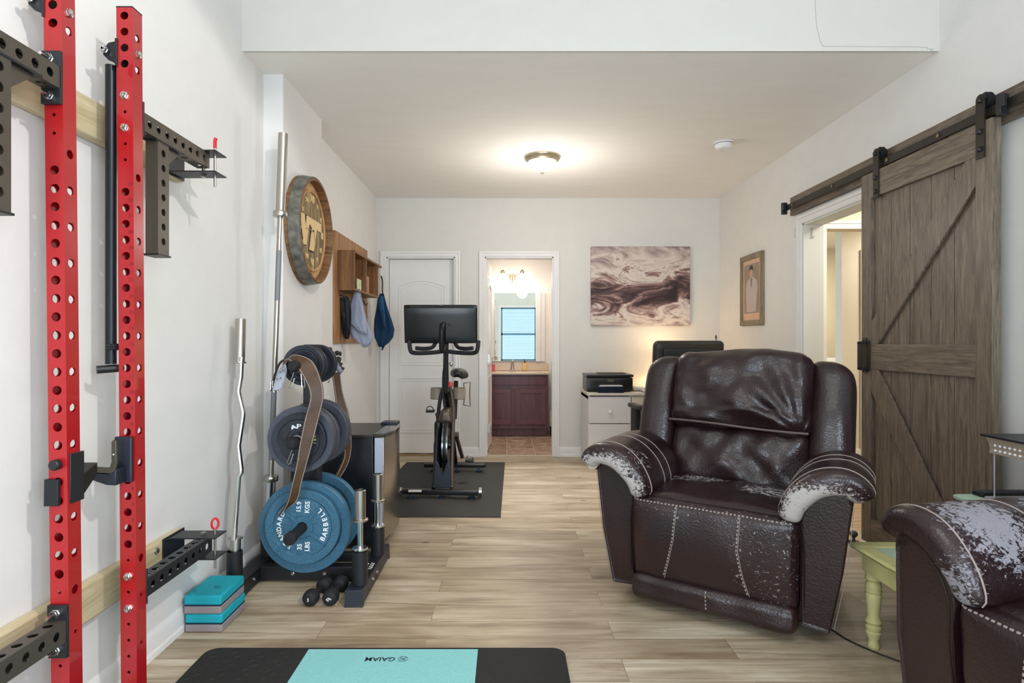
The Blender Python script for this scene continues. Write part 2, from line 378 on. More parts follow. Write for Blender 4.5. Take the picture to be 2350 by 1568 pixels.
def dup(root,loc,label,dz=0,group=None):
    r=root.copy(); C.objects.link(r); r.location=loc; r['label']=label
    if group: r['group']=group
    for ch in [c for c in C.objects if c.parent==root]:
        c=ch.copy(); C.objects.link(c); c.parent=r
        for g in [d for d in C.objects if d.parent==ch]:
            d=g.copy(); C.objects.link(d); d.parent=c
    return r
def at(px,py,Y): return Vector(((px-1163)*Y/1365,Y,CAMZ-(py-782)*Y/1365))
def text(s_,size,o,u,v,m,parent,name='lettering',th=.0008,shear=0,sx=1):
    cu=bpy.data.curves.new('t','FONT'); cu.body=s_; cu.size=size; cu.extrude=th; cu.align_x='CENTER'; cu.align_y='CENTER'; cu.shear=shear; cu.resolution_u=3; cu.offset=size*.018
    t=bpy.data.objects.new('t',cu); C.objects.link(t)
    me=bpy.data.meshes.new_from_object(t.evaluated_get(bpy.context.evaluated_depsgraph_get())); bpy.data.objects.remove(t)
    u=Vector(u).normalized();v=Vector(v).normalized();n=u.cross(v); o=Vector(o)
    M=Matrix(((u.x*sx,v.x,n.x,o.x),(u.y*sx,v.y,n.y,o.y),(u.z*sx,v.z,n.z,o.z),(0,0,0,1)))
    if parent is not None: M=WM[parent.name].inverted()@M
    me.transform(M); me.name=name; me.materials.clear(); me.materials.append(m)
    ob=bpy.data.objects.new(name,me); C.objects.link(ob)
    if parent is not None: ob.parent=parent
    return ob
def merge(objs,name):
    """join small glyph meshes into one lettering object (mesh level)"""
    bm=bmesh.new()
    for o in objs: bm.from_mesh(o.data)
    me=bpy.data.meshes.new(name); bm.to_mesh(me); bm.free(); me.materials.append(objs[0].data.materials[0])
    r=bpy.data.objects.new(name,me); C.objects.link(r); r.parent=objs[0].parent
    for o in objs: bpy.data.objects.remove(o)
    return r
def bez(P,n=8):
    """Catmull-Rom through points"""
    P=[Vector(p) for p in P]; out=[]
    for i in range(len(P)-1):
        a=P[max(i-1,0)];b=P[i];c=P[i+1];d=P[min(i+2,len(P)-1)]
        for k in range(n):
            t=k/n; out.append(.5*((2*b)+(c-a)*t+(2*a-5*b+4*c-d)*t*t+(3*b-a-3*c+d)*t**3))
    out.append(P[-1]); return out
# ================================================================ THE SETTING
XL=-1.37; XR=2.24; YB=6.26; HC=2.72; YH=3.10
def quadbox(name,x0,x1,y0,y1,z0,z1,m): return MB().box(x0,x1,y0,y1,z0,z1).build(name,m,struct=True)
quadbox('floor',XL-.2,XR+.01,-1.7,YB+.05,-.05,0,floor_m)
quadbox('floor_bathroom',-.95,.75,YB+.05,8.15,-.05,-.002,tile_m)
quadbox('floor_hall',XR+.01,5.3,3.2,8.2,-.05,-.001,m_wood('hall_plank','#7a5f3e','#a1835b','#bfa277','x',rough=.4,scale=.7))
quadbox('ceiling_lower',XL-.1,XR+.1,YH,YB+.1,HC,HC+.1,ceil_m)
quadbox('ceiling',XL-.1,XR+.1,-1.75,YH+.1,4.0,4.1,mat('ceiling_white','#f0eeea',.8))
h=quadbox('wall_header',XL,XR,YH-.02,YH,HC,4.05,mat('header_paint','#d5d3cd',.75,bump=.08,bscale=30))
cr=MB(); pts=bez([at(1871,0,YH-.021),at(1873,50,YH-.021),at(1880,85,YH-.021),at(1887,103,YH-.021),at(1900,106,YH-.021),at(2000,107,YH-.021),at(2115,108,YH-.021),at(2130,112,YH-.021),at(2142,112.5,YH-.021)],6)
cr.tube(pts,.0006,5); cr.tube([at(2134,112,YH-.021),at(2141,119,YH-.021),at(2143,126,YH-.021)],.0009,5)
cr.build('drywall_crack',mat('crack_grey','#8d8d8b',.9),h)
quadbox('wall_left',XL-.12,XL,-1.7,YB+.12,0,4.05,wall_m)
quadbox('wall_left_projection',XL,-1.26,3.35,4.05,0,HC,wall_m)
# near-camera wall with the window
wb=mat('near_wall_paint','#dfe3da',.75)
WX0,WX1,WZ0,WZ1=-.17,.87,.62,2.2
for i,(a,b_,c,d) in enumerate([(XL-.12,WX0,0,4.05),(WX1,XR+.1,0,4.05),(WX0,WX1,0,WZ0),(WX0,WX1,WZ1,4.05)]):
    quadbox('wall_near' if i==0 else 'wall_near_%s'%['','side','below','above'][i],a,b_,-1.72,-1.6,c,d,wb)
# right wall with doorway  (door opening Y 3.62..4.49, z<2.10)
DY0,DY1,DZ=3.62,4.50,2.105
quadbox('wall_right',XR,XR+.15,-1.7,DY0,0,4.05,wall_m)
quadbox('wall_right_far',XR,XR+.15,DY1,YB+.12,0,4.05,wall_m)
quadbox('wall_right_above_doorway',XR,XR+.15,DY0,DY1,DZ,4.05,wall_m)
# back wall with two openings
D1=(-1.266,-.546); D2=(-.23,.49); DH=2.10
for i,(a,b_,c,d) in enumerate([(XL-.1,D1[0],0,HC+.1),(D1[1],D2[0],0,HC+.1),(D2[1],XR+.15,0,HC+.1),(D1[0],D1[1],DH,HC+.1),(D2[0],D2[1],DH,HC+.1)]):
    quadbox('wall_back'+['_left','_middle','','_above_closed_door','_above_bathroom_door'][i],a,b_,YB,YB+.12,c,d,mat('back_wall_paint','#e2dfd9',.75,bump=.12,bscale=30))
def casing(name,x0,x1,z1,y,wd=.062,side=-1):
    """mitred moulding round an opening in a wall facing -Y"""
    m=MB()
    for (o,i,t) in ((wd,.0,.012),(wd,.038,.020),(.022,.006,.016)):
        P=[(x0-o,0),(x0-o,z1+o),(x1+o,z1+o),(x1+o,0),(x1+i,0),(x1+i,z1+i),(x0-i,z1+i),(x0-i,0)]
        P=[(a,b) for a,b in P]
        m.prism(P,(0,y,0),(1,0,0),(0,0,1),t)
    return m.build(name,trim_m,struct=True,bevel=.002)
casing('trim_1',D1[0],D1[1],DH,YB)
casing('trim_2',D2[0],D2[1],DH,YB)
# jambs
for nm,(a,b_) in (('trim_3',D1),('trim_4',D2)):
    m=MB().box(a,a+.012,YB,YB+.12,0,DH).box(b_-.012,b_,YB,YB+.12,0,DH).box(a,b_,YB,YB+.12,DH-.012,DH)
    m.box(a+.012,a+.024,YB+.055,YB+.09,0,DH-.012) if nm=='trim_4' else None
    m.build(nm,trim_m,struct=True)
def paneldoor(name,w,h,M,m_):
    """two-panel door with arched top panel, local x 0..w, z 0..h, face at y=0 looking -y"""
    b=MB().box(0,w,0,.035,0,h); b.transform(M)
    d=b.build(name,m_,struct=True,bevel=.002)
    mo=MB(); st=.105
    def ring(P,r=.006):
        mo.tube([Vector((x,-.001,z)) for x,z in P],r,6,closed=True)
    def arch(i):
        z0,z1=.94,h-.23; x0,x1=st+i,w-st-i
        P=[(x0,z0+i),(x1,z0+i)]
        for k in range(13):
            t=k/12; P.append((x1+(x0-x1)*t,z1-i-.055+.055*math.sin(PI*t)))
        return P
    ring(arch(0)); ring(arch(.028),.004)
    for i,r in ((0,.006),(.028,.004)): ring([(st+i,.22+i),(w-st-i,.22+i),(w-st-i,.80-i),(st+i,.80-i)],r)
    mo.transform(M); mo.build('panel_moulding',m_,d)
    return d
paneldoor('door_1',D1[1]-D1[0]-.03,DH-.035,Matrix.Translation((D1[0]+.015,YB+.085,.02)),door_m)
# bathroom door leaf swung inward, hinged on the left jamb
Md=Matrix.Translation((D2[0]+.016,YB+.10,.02))@Matrix.Rotation(math.radians(87),4,'Z')
d2=paneldoor('door_2',D2[1]-D2[0]-.03,DH-.035,Md,door_m)
hg=MB()
for z in (.28,1.03,1.84): hg.box(D2[0]+.013,D2[0]+.05,YB+.092,YB+.0985,z-.045,z+.045).cyl((D2[0]+.014,YB+.088,z-.045),(D2[0]+.014,YB+.088,z+.045),.006)
hg.build('hinge',mat('satin_nickel','#b9b6ae',.35,metal=1),d2)
# baseboards
def bboard(name,p0,p1,n,hh=.10):
    """baseboard from p0 to p1, n = direction into the room"""
    p0=Vector((*p0,0));p1=Vector((*p1,0));n=Vector((*n,0)); m=MB()
    prof=[(0,0),(.018,0),(.018,.02),(.013,.03),(.013,.078),(.009,.09),(.004,hh),(0,hh)]
    k=len(prof); P=[p0+n*a+Vector((0,0,b)) for a,b in prof]+[p1+n*a+Vector((0,0,b)) for a,b in prof]
    m.add(P,[tuple(range(k)),tuple(range(k,2*k))]+[(i,(i+1)%k,(i+1)%k+k,i+k) for i in range(k)])
    return m.build(name,trim_m,struct=True,ang=25)
quadbox('wall_sky_blocker',D1[0]-.1,D1[1]+.1,YB+.14,YB+.2,0,2.3,cream_m)  # unseen box added behind the closed door, blocks sky in the gap below
quadbox('floor_closet',D1[0]-.1,D1[1]+.1,YB+.05,YB+.2,-.05,0,floor_m)
bboard('baseboard_left',(XL,-1.6),(XL,3.35),(1,0))
bboard('baseboard_projection',(-1.26,3.35),(-1.26,4.05),(1,0))
bboard('baseboard_left_far',(XL,4.05),(XL,YB),(1,0))
bboard('baseboard_back_middle',(D1[1]+.062,YB),(D2[0]-.062,YB),(0,-1))
bboard('baseboard_back',(D2[1]+.062,YB),(XR,YB),(0,-1))
bboard('baseboard_right_far',(XR,DY1+.07),(XR,YB),(-1,0))
bboard('baseboard_right',(XR,-1.6),(XR,DY0-.07),(-1,0))
# doorway casing on right wall
m=MB()
for (o,i,t) in ((.065,0,.012),(.065,.04,.020),(.022,.006,.016)):
    P=[(DY0-o,0),(DY0-o,DZ+o),(DY1+o,DZ+o),(DY1+o,0),(DY1+i,0),(DY1+i,DZ+i),(DY0-i,DZ+i),(DY0-i,0)]
    m.prism(P,(XR,0,0),(0,1,0),(0,0,1),-t)
m.build('trim_5',trim_m,struct=True,bevel=.002)
MB().box(XR,XR+.15,DY1-.012,DY1,0,DZ).box(XR,XR+.15,DY0,DY0+.012,0,DZ).box(XR,XR+.15,DY0,DY1,DZ-.012,DZ).build('trim_6',mat('jamb_paint','#dfe2de',.5),struct=True)
# hall and laundry beyond the doorway
quadbox('ceiling_hall',XR+.15,5.3,3.2,8.2,2.46,2.52,cream_m)
quadbox('wall_hall_end',5.2,5.3,3.2,8.2,0,2.5,cream_m)
quadbox('wall_hall_near',XR+.15,5.3,3.1,3.2,0,2.5,cream_m)
quadbox('wall_hall_partition_above',2.42,5.2,4.74,4.86,2.11,2.46,cream_m)
quadbox('wall_hall_partition_left',2.39,2.545,4.74,4.86,0,2.46,cream_m)
m=MB()
for (o,i,t) in ((.065,0,.012),(.065,.04,.020)): m.prism([(2.545-o,0),(2.545-o,2.11+o),(4.8,2.11+o),(4.8,2.11+i),(2.545-i,2.11+i),(2.545-i,0)],(0,4.74,0),(1,0,0),(0,0,1),t)
m.build('trim_7',trim_m,struct=True,bevel=.002)
quadbox('wall_laundry_back',2.3,5.3,8.0,8.1,0,2.5,mat('laundry_paint','#dccfb4',.7))
quadbox('wall_hall_back',3.48,5.2,6.18,6.30,0,2.5,mat('hall_white','#ede6d6',.7))
m=MB(); 
for (o,i,t) in ((.062,0,.012),(.062,.036,.020)): m.prism([(3.73-o,0),(3.73-o,2.1+o),(4.6,2.1+o),(4.6,2.1+i),(3.73-i,2.1+i),(3.73-i,0)],(0,6.18,0),(1,0,0),(0,0,1),t)
m.build('trim_8',trim_m,struct=True,bevel=.002)
MB().box(3.73,4.6,6.165,6.18,.01,2.10).build('door_3',mat('hall_door','#cfc5ad',.5),struct=True)
bboard('baseboard_hall',(3.48,6.18),(3.668,6.18),(0,-1))
# bathroom shell
bw=mat('bathroom_paint','#f3efe9',.6)
quadbox('wall_bathroom_back',-.95,.75,8.05,8.15,0,2.6,bw); quadbox('wall_bathroom_right',.665,.75,YB+.12,8.05,0,2.6,mat('bathroom_side','#efe2d8',.6))
quadbox('wall_bathroom_left',-.95,-.85,YB+.12,8.05,0,2.6,bw); quadbox('ceiling_bathroom',-.95,.75,YB+.12,8.15,2.5,2.6,bw)
MB().box(D1[0],D1[1],YB+.03,YB+.08,0,.010).build('trim_11',mat('oak_threshold','#a4845a',.5),struct=True)
MB().box(D2[0],D2[1],YB+.02,YB+.06,0,.004).build('trim_9',mat('threshold','#d8cdbb',.5),struct=True)
# window on the near wall with blinds (seen in the bathroom mirror)
wf=MB()
fr=.045
wf.box(WX0,WX0+fr,-1.68,-1.62,WZ0,WZ1).box(WX1-fr,WX1,-1.68,-1.62,WZ0,WZ1).box(WX0,WX1,-1.68,-1.62,WZ0,WZ0+fr).box(WX0,WX1,-1.68,-1.62,WZ1-fr,WZ1).box(WX0,WX1,-1.68,-1.62,1.38,1.44)
wo=wf.build('window_1',mat('window_frame_blue_grey','#7fa9bd',.5),struct=True)
ws=MB()
for k in range(44):
    z=WZ0+.05+k*.0345
    ws.obox((.35,-1.60+.0,z),(.47,.012,.001),0,math.radians(28))
for x in (.05,.65): ws.cyl((x,-1.6,WZ0+.04),(x,-1.6,WZ1-.04),.002,seg=6)
ws.build('blind_slats',mat('blind_blue','#9cc4d4',.5),wo)
MB().box(WX0-.07,WX0,-1.6,-1.585,WZ0-.07,WZ1+.07).box(WX1,WX1+.07,-1.6,-1.585,WZ0-.07,WZ1+.07).box(WX0,WX1,-1.6,-1.585,WZ1,WZ1+.07).box(WX0,WX1,-1.6,-1.58,WZ0-.07,WZ0).build('trim_10',trim_m,struct=True)
for wn,(xa,xb,za,zb) in (('added_frame_right',(1.10,2.14,.28,2.22)),('added_frame_left',(-1.29,-.51,.18,2.12))):  # invented frames round the two added daylight fills, not real windows
    MB().box(xa-.05,xa,-1.6,-1.53,za-.05,zb+.05).box(xb,xb+.05,-1.6,-1.53,za-.05,zb+.05).box(xa,xb,-1.6,-1.53,zb,zb+.05).box(xa,xb,-1.6,-1.53,za-.05,za).build(wn,trim_m,struct=True)
# wall nicks: small cable hooks by the doorway
def hook_at(c,u):
    c=Vector(c);u=Vector(u)
    return [c+Vector((0,0,.035))-u*.012,c+Vector((0,0,.035))+u*.012,c+Vector((0,0,.032)),c+Vector((0,0,-.02)),c+Vector((0,0,-.03))-u*.01,c+Vector((0,0,-.035))+u*.012,c+Vector((0,0,-.02))+u*.014]
tag(MB().tube(hook_at((XR-.004,4.62,2.06),(0,1,0)),.0022,6).build('cable_hook',trim_m),'small white hook on the wall beside the doorway casing, under the rail end','hook')
tag(MB().tube(hook_at((2.30,DY1-.016,2.03),(1,0,0)),.0022,6).build('cable_hook',mat('steel_wire','#a9a9a2',.4,metal=.6)),'small wire hook on the door jamb of the sliding door opening','hook')
# ================================================================ RECLINERS
def armpath(t):
    """cross-section of the arm roll (x,z) for the +x arm: t=0 outer tip .. 1 inner bottom; returns point, normal"""
    P=[(.560,.590),(.540,.630),(.49,.652),(.42,.638),(.36,.590),(.325,.535),(.31,.475)]
    u=max(0,min(.9999,t))*(len(P)-1); i=int(u); f=u-i
    def cr(k):
        a=P[max(i-1,0)][k];b=P[i][k];c=P[i+1][k];d=P[min(i+2,len(P)-1)][k]
        return .5*(2*b+(c-a)*f+(2*a-5*b+4*c-d)*f*f+(3*b-a-3*c+d)*f**3), .5*((c-a)+2*(2*a-5*b+4*c-d)*f+3*(3*b-a-3*c+d)*f*f)
    x,dx=cr(0); z,dz=cr(1); l=math.hypot(dx,dz) or 1
    return x,z,(dz/l),(-dx/l)
def nz(p,s,a,seed=0): return noise.noise(Vector((p.x*s,p.y*s,p.z*s+seed)))*a
def seam(o,pts,d,m,parent,name='seam',r=.0028,dash=None,off=.0008):
    """thread laid on the surface of mesh object o along polyline pts projected in direction d (local space)"""
    me=o.data; bv=BVHTree.FromPolygons([v.co for v in me.vertices],[tuple(p.vertices) for p in me.polygons]); d=Vector(d).normalized()
    P=[]
    for a,b in zip(pts,pts[1:]):
        a=Vector(a);b=Vector(b); n=max(2,int((b-a).length/.008))
        for k in range(n):
            h=bv.ray_cast(a.lerp(b,k/n),d)
            if h[0] is not None: P.append(h[0]-d*off)
    if len(P)<4: return None
    mb=MB()
    if dash:
        i=0
        while i<len(P)-2: mb.tube(P[i:i+2],r,5); i+=2
    else: mb.tube(P,r,6)
    return mb.build(name,m,parent,local=True)
def recliner(label,cat,loc,rz,sp_l,sp_r,sp_seat,sp_panel,tilt=0,seed=0):
    R=thing('recliner_armchair',label,cat,loc,rz)
    if tilt: R.rotation_euler=(0,tilt,rz); WM[R.name]=Matrix.Translation(loc)@R.rotation_euler.to_matrix().to_4x4()
    k=str(seed)
    L0=m_leather('brown_leather'+k,[]); Ls=m_leather('worn_seat_leather'+k,sp_seat); Lp=m_leather('worn_panel_leather'+k,sp_panel)
    wc='#b3adaa' if seed==0 else '#8f8d94'; Ll=m_leather('worn_arm_leather_a'+k,sp_l,worn=wc); Lr=m_leather('worn_arm_leather_b'+k,sp_r,worn=wc)  # right recliner's worn tone is darker: shade put into the colour
    st=mat('seam_thread','#a1958e',.7); dk=mat('seam_dark','#1c1110',.5)
    W=.345
    # base
    MB().box(-W+.02,W-.02,-.30,.36,.035,.33).build('base_frame',mat('black_base','#141212',.8),R,local=True,bevel=.01)
    # seat
    def fs(p):
        p.z+=.022*(1-(p.x/.35)**2)*(1-(p.y/.29)**2)+nz(p,9,.008,3)
        return p+Vector((0,-.155,.415))
    seat=MB().rbox((W,.285,.085),.055,26,fs).build('seat_cushion',Ls,R,local=True,ang=180)
    # footrest panel: one sheet from the seat's front edge down
    def fp(p):
        b=(1-(p.z/.19)**2); p.y-=.028*b*(1-(p.x/.36)**4)
        p.y+=nz(p,7,.008,9)
        p.y-=.02*(p.z/.19)            # top further forward
        return p+Vector((0,-.405,.298))
    pan=MB().rbox((W,.05,.192),.04,26,fp).build('footrest_panel',Lp,R,local=True,ang=180)
    def fh(p):
        p.y+=nz(p,11,.01,4); p.z+=nz(p,9,.004,2)
        return p+Vector((0,-.412,.078))
    hem=MB().rbox((W,.055,.058),.04,18,fh).build('footrest_hem',L0,R,local=True,ang=180)
    seam(pan,[(-.335,-1,.475),(.335,-1,.475)],(0,1,0),st,pan,dash=1,r=.0035)
    seam(pan,[(-.14,-1,.47),(-.15,-1,.33),(-.175,-1,.22),(-.20,-1,.13)],(0,1,0),st,pan,dash=1)
    seam(pan,[(-.134,-1,.47),(-.144,-1,.33),(-.169,-1,.22),(-.194,-1,.13)],(0,1,0),st,pan,r=.0012)
    seam(pan,[(.12,-1,.47),(.115,-1,.33),(.135,-1,.22),(.16,-1,.13)],(0,1,0),st,pan,dash=1)
    seam(pan,[(.126,-1,.47),(.121,-1,.33),(.141,-1,.22),(.166,-1,.13)],(0,1,0),st,pan,r=.0012)
    seam(hem,[(-.01,-1,.125),(-.005,-1,.035)],(0,1,0),st,hem,dash=1)
    # back: everything in a reclined frame
    B=Matrix.Translation((0,.10 if seed==0 else .16,.44))@Matrix.Rotation(math.radians(-17 if seed==0 else -2),4,'X')
    def fl(p):
        q=p.copy(); q.y-=.04*(1-(q.x/.33)**2)*(1-(q.z/.2)**2)
        fold=math.sin(q.x*26+q.z*22)*.010*max(0,1-abs(q.z+.02)/.16)+math.sin(q.x*47-q.z*30+1)*.005
        q.y+=fold*(1 if q.y<.02 else 0)+nz(q,8,.02,5)*(1 if q.y<.03 else 0)
        return B@(q+Vector((0,0,.155)))
    lum=MB().rbox((.335,.085,.165),.06,34,fl).build('backrest',L0,R,local=True,ang=180)
    def fhd(p):
        q=p.copy(); q.y-=.055*(1-(q.x/.37)**2)*(1-(q.z/.24)**2)
        fr=1 if q.y<0 else 0
        # slack folds radiating from the lower right corner
        dx=q.x-.30; dz=q.z+.20; a=math.atan2(dz,dx); rr=math.hypot(dx,dz)
        q.y+=fr*(math.sin(a*15)*.012*math.exp(-((rr-.22)/.16)**2)+nz(q,7,.03,1)+nz(q,17,.009,8))
        if q.z<-.12: q.y-=.012*fr; 
        q.z+=.012*math.sin(q.x*9+1)*(1 if q.z>.1 else .8)
        if q.x>.2 and q.z<-.1: q.z-=.01
        return B@(q+Vector((.0,-.03,.505)))
    head=MB().rbox((.338,.095,.215),.075,40,fhd).build('headrest_pillow',L0,R,local=True,ang=180)
    # welt along the pillow's lower edge
    wl=MB(); wl.tube([B@Vector((x,-.135-.035*(1-(x/.37)**2)+.006*math.sin(x*13),.305-.01*math.sin(x*5+.5))) for x in [i*.033-.33 for i in range(21)]],.006,8)
    wl.build('piping',mat('worn_piping','#5d4f4d',.5),head,local=True)
    for sg in (-1,1):
        def fw(p):
            q=p.copy(); t=(q.z+.34)/.68
            q.x*=1.0; q.y-=.03*(1-(q.z/.36)**2)+ (0 if q.y>0 else nz(q,6,.012,7+sg))
            if t>.8: q.x-=sg*.03*((t-.8)/.2)**2
            return B@(q+Vector((sg*.420,.045,.335)))
        MB().rbox((.098,.13,.355),.085,22,fw).build('backrest_wing',L0,R,local=True,ang=180)
        # arm body: profile extruded along y
        N=18; prof=[]
        for i in range(N+1):
            x,z,nx,nzv=armpath(i/N*.98+.01); prof.append((sg*(x-nx*.028 if x-nx*.028<.53 else .53),z-nzv*.028))
        prof+=[(sg*.348,.40),(sg*.352,.05),(sg*(.455 if seed==0 else .53),.04),(sg*(.50 if seed==0 else .54),.30)]
        a=MB(); y0=-.435 if seed==0 else -.485; n=len(prof); secs=[(y0+.012,.97),(y0,1.0),(y0+.1,1.0),(.30,1.0),(.36,.97)]
        prof=[(x,z) for x,z in prof]
        cx=sg*.43;cz=.33; V=[];Fc=[]
        for j,(y,s_) in enumerate(secs):
            for x,z in prof:
                yy=y+ (.10*max(0,1-z/.6)**1.5 if j<3 else 0)*0.45
                V.append(Vector((cx+(x-cx)*s_,yy,cz+(z-cz)*s_)))
        for j in range(len(secs)-1):
            for i in range(n): Fc.append((j*n+i,j*n+(i+1)%n,(j+1)*n+(i+1)%n,(j+1)*n+i))
        Fc.append(tuple(range(n))); Fc.append(tuple(range((len(secs)-1)*n,len(secs)*n)))
        a.add(V,Fc); ap=a.build('arm_panel',L0,R,local=True,bevel=.006)
        # outer seams of the arm front
        q=[]
        for i in range(N+1):
            x,z,nx,nzv=armpath(i/N*.98+.01); q.append((sg*min(x-nx*.04,.52),y0-.001+ (.10*max(0,1-z/.6)**1.5)*.45,z-nzv*.04))
        MB().tube(q+[(sg*.362,y0+.016,.36),(sg*.364,y0+.045,.12)],.0028,6).build('piping',dk,ap,local=True)
        MB().tube(bez([(sg*.531,y0+.004,.56),(sg*(.512 if seed==0 else .542),y0+.03,.32),(sg*(.47 if seed==0 else .534),y0+.055,.06)]),.0016,6).build('seam',st,ap,local=True)
        # arm pad
        Lh=.335
        def fa(p):
            t=(p.x/.19+1)/2; x,z,nx,nzv=armpath(t*.96+.02)
            ends=max(0,1-((p.y)/(Lh))**2)
            th=p.z+(.012+.012*math.sin(t*PI))*(1 if p.z>0 else 0)
            fr=max(0,(-p.y-.20)/.14)
            zz=z+nzv*th+nz(p,9,.006,sg*3)
            # nose hangs a little forward at the inner end
            y=p.y-.145-.03*fr*math.sin(t*PI)
            if p.y>.15: zz-=.03*((p.y-.15)/.18)
            return Vector((sg*(x+nx*th),y,zz))
        pad=MB().rbox((.19,Lh,.038),.036,30,fa).build('arm_pad',Ll if sg<0 else Lr,R,local=True,ang=180)
        bl=[]
        for off in ((-.415,) if seed==0 else (-.40,)): 
            me=pad.data; bv=BVHTree.FromPolygons([v.co for v in me.vertices],[tuple(p.vertices) for p in me.polygons])
            for yy,rr in (((-.42,.0028),(-.22,.0022),(-.12,.002)) if seed==0 else ((-.455,.0028),(-.15,.003))):
                P=[]
                for i in range(26):
                    t=.06+i/25*.9; x,z,nx,nzv=armpath(t); h=bv.ray_cast(Vector((sg*(x+nx*.15),yy-.04*math.sin(t*PI)*0,z+nzv*.15)),Vector((-sg*nx,0,-nzv)))
                    if h[0] is not None: P.append(h[0]+Vector((sg*nx,0,nzv))*.0006)
                if len(P)>4: MB().tube(P,rr,6).build('seam',st,pad,local=True)
    # rear shell
    def fb(p): return B@(p+Vector((0,.17,.30)))
    if seed==0: MB().rbox((.45,.035,.33),.03,12,fb).build('rear_panel',L0,R,local=True,ang=180)
    return R
r1=recliner('whole dark brown leather recliner facing the camera, grey worn patches on both arm pads','recliner',(1.10,2.934,.02),math.radians(-31.8),
  [((-.47,-.50,.60),(.20,.12,.10),.85),((-.37,-.49,.53),(.12,.11,.11),.7),((-.36,-.40,.64),(.13,.10,.06),.22)],
  [((.42,-.51,.58),(.22,.12,.10),.85),((.33,-.48,.52),(.08,.11,.12),.8),((.46,-.44,.65),(.14,.09,.05),.25)],
  [((-.14,-.06,.50),(.16,.10,.07),.34),((.18,-.14,.50),(.16,.12,.07),.36),((-.28,-.1,.5),(.1,.08,.05),.25)],
  [((.24,-.47,.30),(.16,.1,.20),.10),((-.05,-.47,.46),(.5,.1,.04),.09)],tilt=math.radians(1.0),seed=0)
r2=recliner('dark brown leather recliner at the right edge, big grey peeled patch on its arm','recliner',(1.80,1.447,0),math.radians(-78),
  [((-.41,-.31,.64),(.20,.20,.17),.85),((-.38,-.01,.66),(.22,.15,.14),.47),((-.33,-.46,.52),(.07,.08,.15),.5)],
  [((.42,-.40,.63),(.16,.12,.09),.5)],[],[],seed=1)
# ================================================================ SLIDING DOOR
DX=2.15
BD=thing('sliding_barn_door','grey-brown wooden sliding door with diagonal braces, hung from the rail on the right wall','door',(DX+.02,3.115,.02))
y0,y1=2.63,3.60; z0,z1=.02,2.21
pn=MB(); nb=5; bw_=(y1-y0-.18)/nb
for i in range(nb): pn.box(DX+.016,DX+.032,y0+.09+i*bw_+.0022,y0+.09+(i+1)*bw_-.0022,z0+.05,z1-.05)
pn.box(DX+.031,DX+.036,y0+.05,y1-.05,z0+.04,z1-.04)
pn.build('board_panel',barn_m,BD)
for a,b_ in ((y0,y0+.095),(y1-.095,y1)): MB().box(DX-.004,DX+.037,a,b_,z0,z1).build('stile',barn_m,BD,bevel=.0015)
for a,b_ in ((z0,z0+.15),(1.05,1.20),(z1-.15,z1)): MB().box(DX-.0035,DX+.036,y0+.0955,y1-.0955,a,b_).build('rail',barnh_m,BD,bevel=.0015)
def brace(p0,p1,p2,p3): MB().prism([p0,p1,p2,p3],(DX+.012,0,0),(0,1,0),(0,0,1),-.0145).build('diagonal_brace',barn_m,BD,bevel=.0015)
ya,yb=y0+.096,y1-.096
brace((yb,1.20),(yb,1.34),(ya,2.06),(ya+.0,1.92)) if False else MB().prism([(yb,1.20),(yb,1.33),(ya+.06,2.06),(ya,2.06),(ya,1.93),(yb-.06,1.20)],(DX+.0115,0,0),(0,1,0),(0,0,1),-.0145).build('diagonal_brace',barn_m,BD,bevel=.0015)
MB().prism([(yb,1.05),(yb-.06,1.05),(ya+.02,.17),(ya+.16,.17),(yb,.92)],(DX+.0115,0,0),(0,1,0),(0,0,1),-.0145).build('diagonal_brace',barn_m,BD,bevel=.0015)
dkm=mat('dark_bronze_hardware','#38332e',.45,metal=.5)
hd=MB().box(DX-.05,DX-.042,y1-.065,y1-.035,1.05,1.21).box(DX-.05,DX,y1-.065,y1-.035,1.045,1.06).box(DX-.05,DX,y1-.065,y1-.035,1.20,1.215)
hd.cyl((DX-.012,y1-.05,1.03),(DX-.012,y1-.05,1.045),.012).cyl((DX-.012,y1-.05,1.215),(DX-.012,y1-.05,1.235),.010)
hd.box(DX-.012,DX-.004,y1-.09,y1-.01,1.04,1.22); hd.build('pull_handle',dkm,BD,bevel=.002)
for yc in (3.45,2.69):
    b=MB()
    n=10; P=[(-.024,-.16),(.024,-.16),(.024,.105)]+[(.024*math.cos(PI*i/n),.105+.024*math.sin(PI*i/n)) for i in range(1,n)]+[(-.024,.105)]
    b.prism(P,(DX-.005,yc,2.205),(0,1,0),(0,0,1),-.006)
    b.prism(P[1:-1] if False else [(-.024,.0),(.024,.0),(.024,.105)]+[(.024*math.cos(PI*i/n),.105+.024*math.sin(PI*i/n)) for i in range(1,n)]+[(-.024,.105)],(DX+.044,yc,2.205),(0,1,0),(0,0,1),-.005)
    # roof joining the two cheeks
    R_=[Vector((0,yc+.024*math.cos(PI*i/n),2.31+.024*math.sin(PI*i/n))) for i in range(n+1)]
    for i in range(n):
        p,q=R_[i],R_[i+1]; b.add([Vector((DX-.011,p.y,p.z)),Vector((DX+.044,p.y,p.z)),Vector((DX+.044,q.y,q.z)),Vector((DX-.011,q.y,q.z))],[(0,1,2,3)])
    s=b.build('hanger_strap',dkm,BD)
    MB().lathe([(0,0),(.030,0),(.038,.003),(.038,.006),(.030,.010),(.030,.014),(.038,.018),(.038,.021),(.030,.024),(0,.024)],(DX+.006,yc,2.305),(1,0,0)).build('wheel',rub_m,s)
    for z in (2.305,2.165,2.085): MB().lathe([(0,0),(.013,0),(.013,.006),(.009,.012),(0,.012)] ,(DX-.011,yc,z),(-1,0,0),8).build('bolt',blk_m,s)
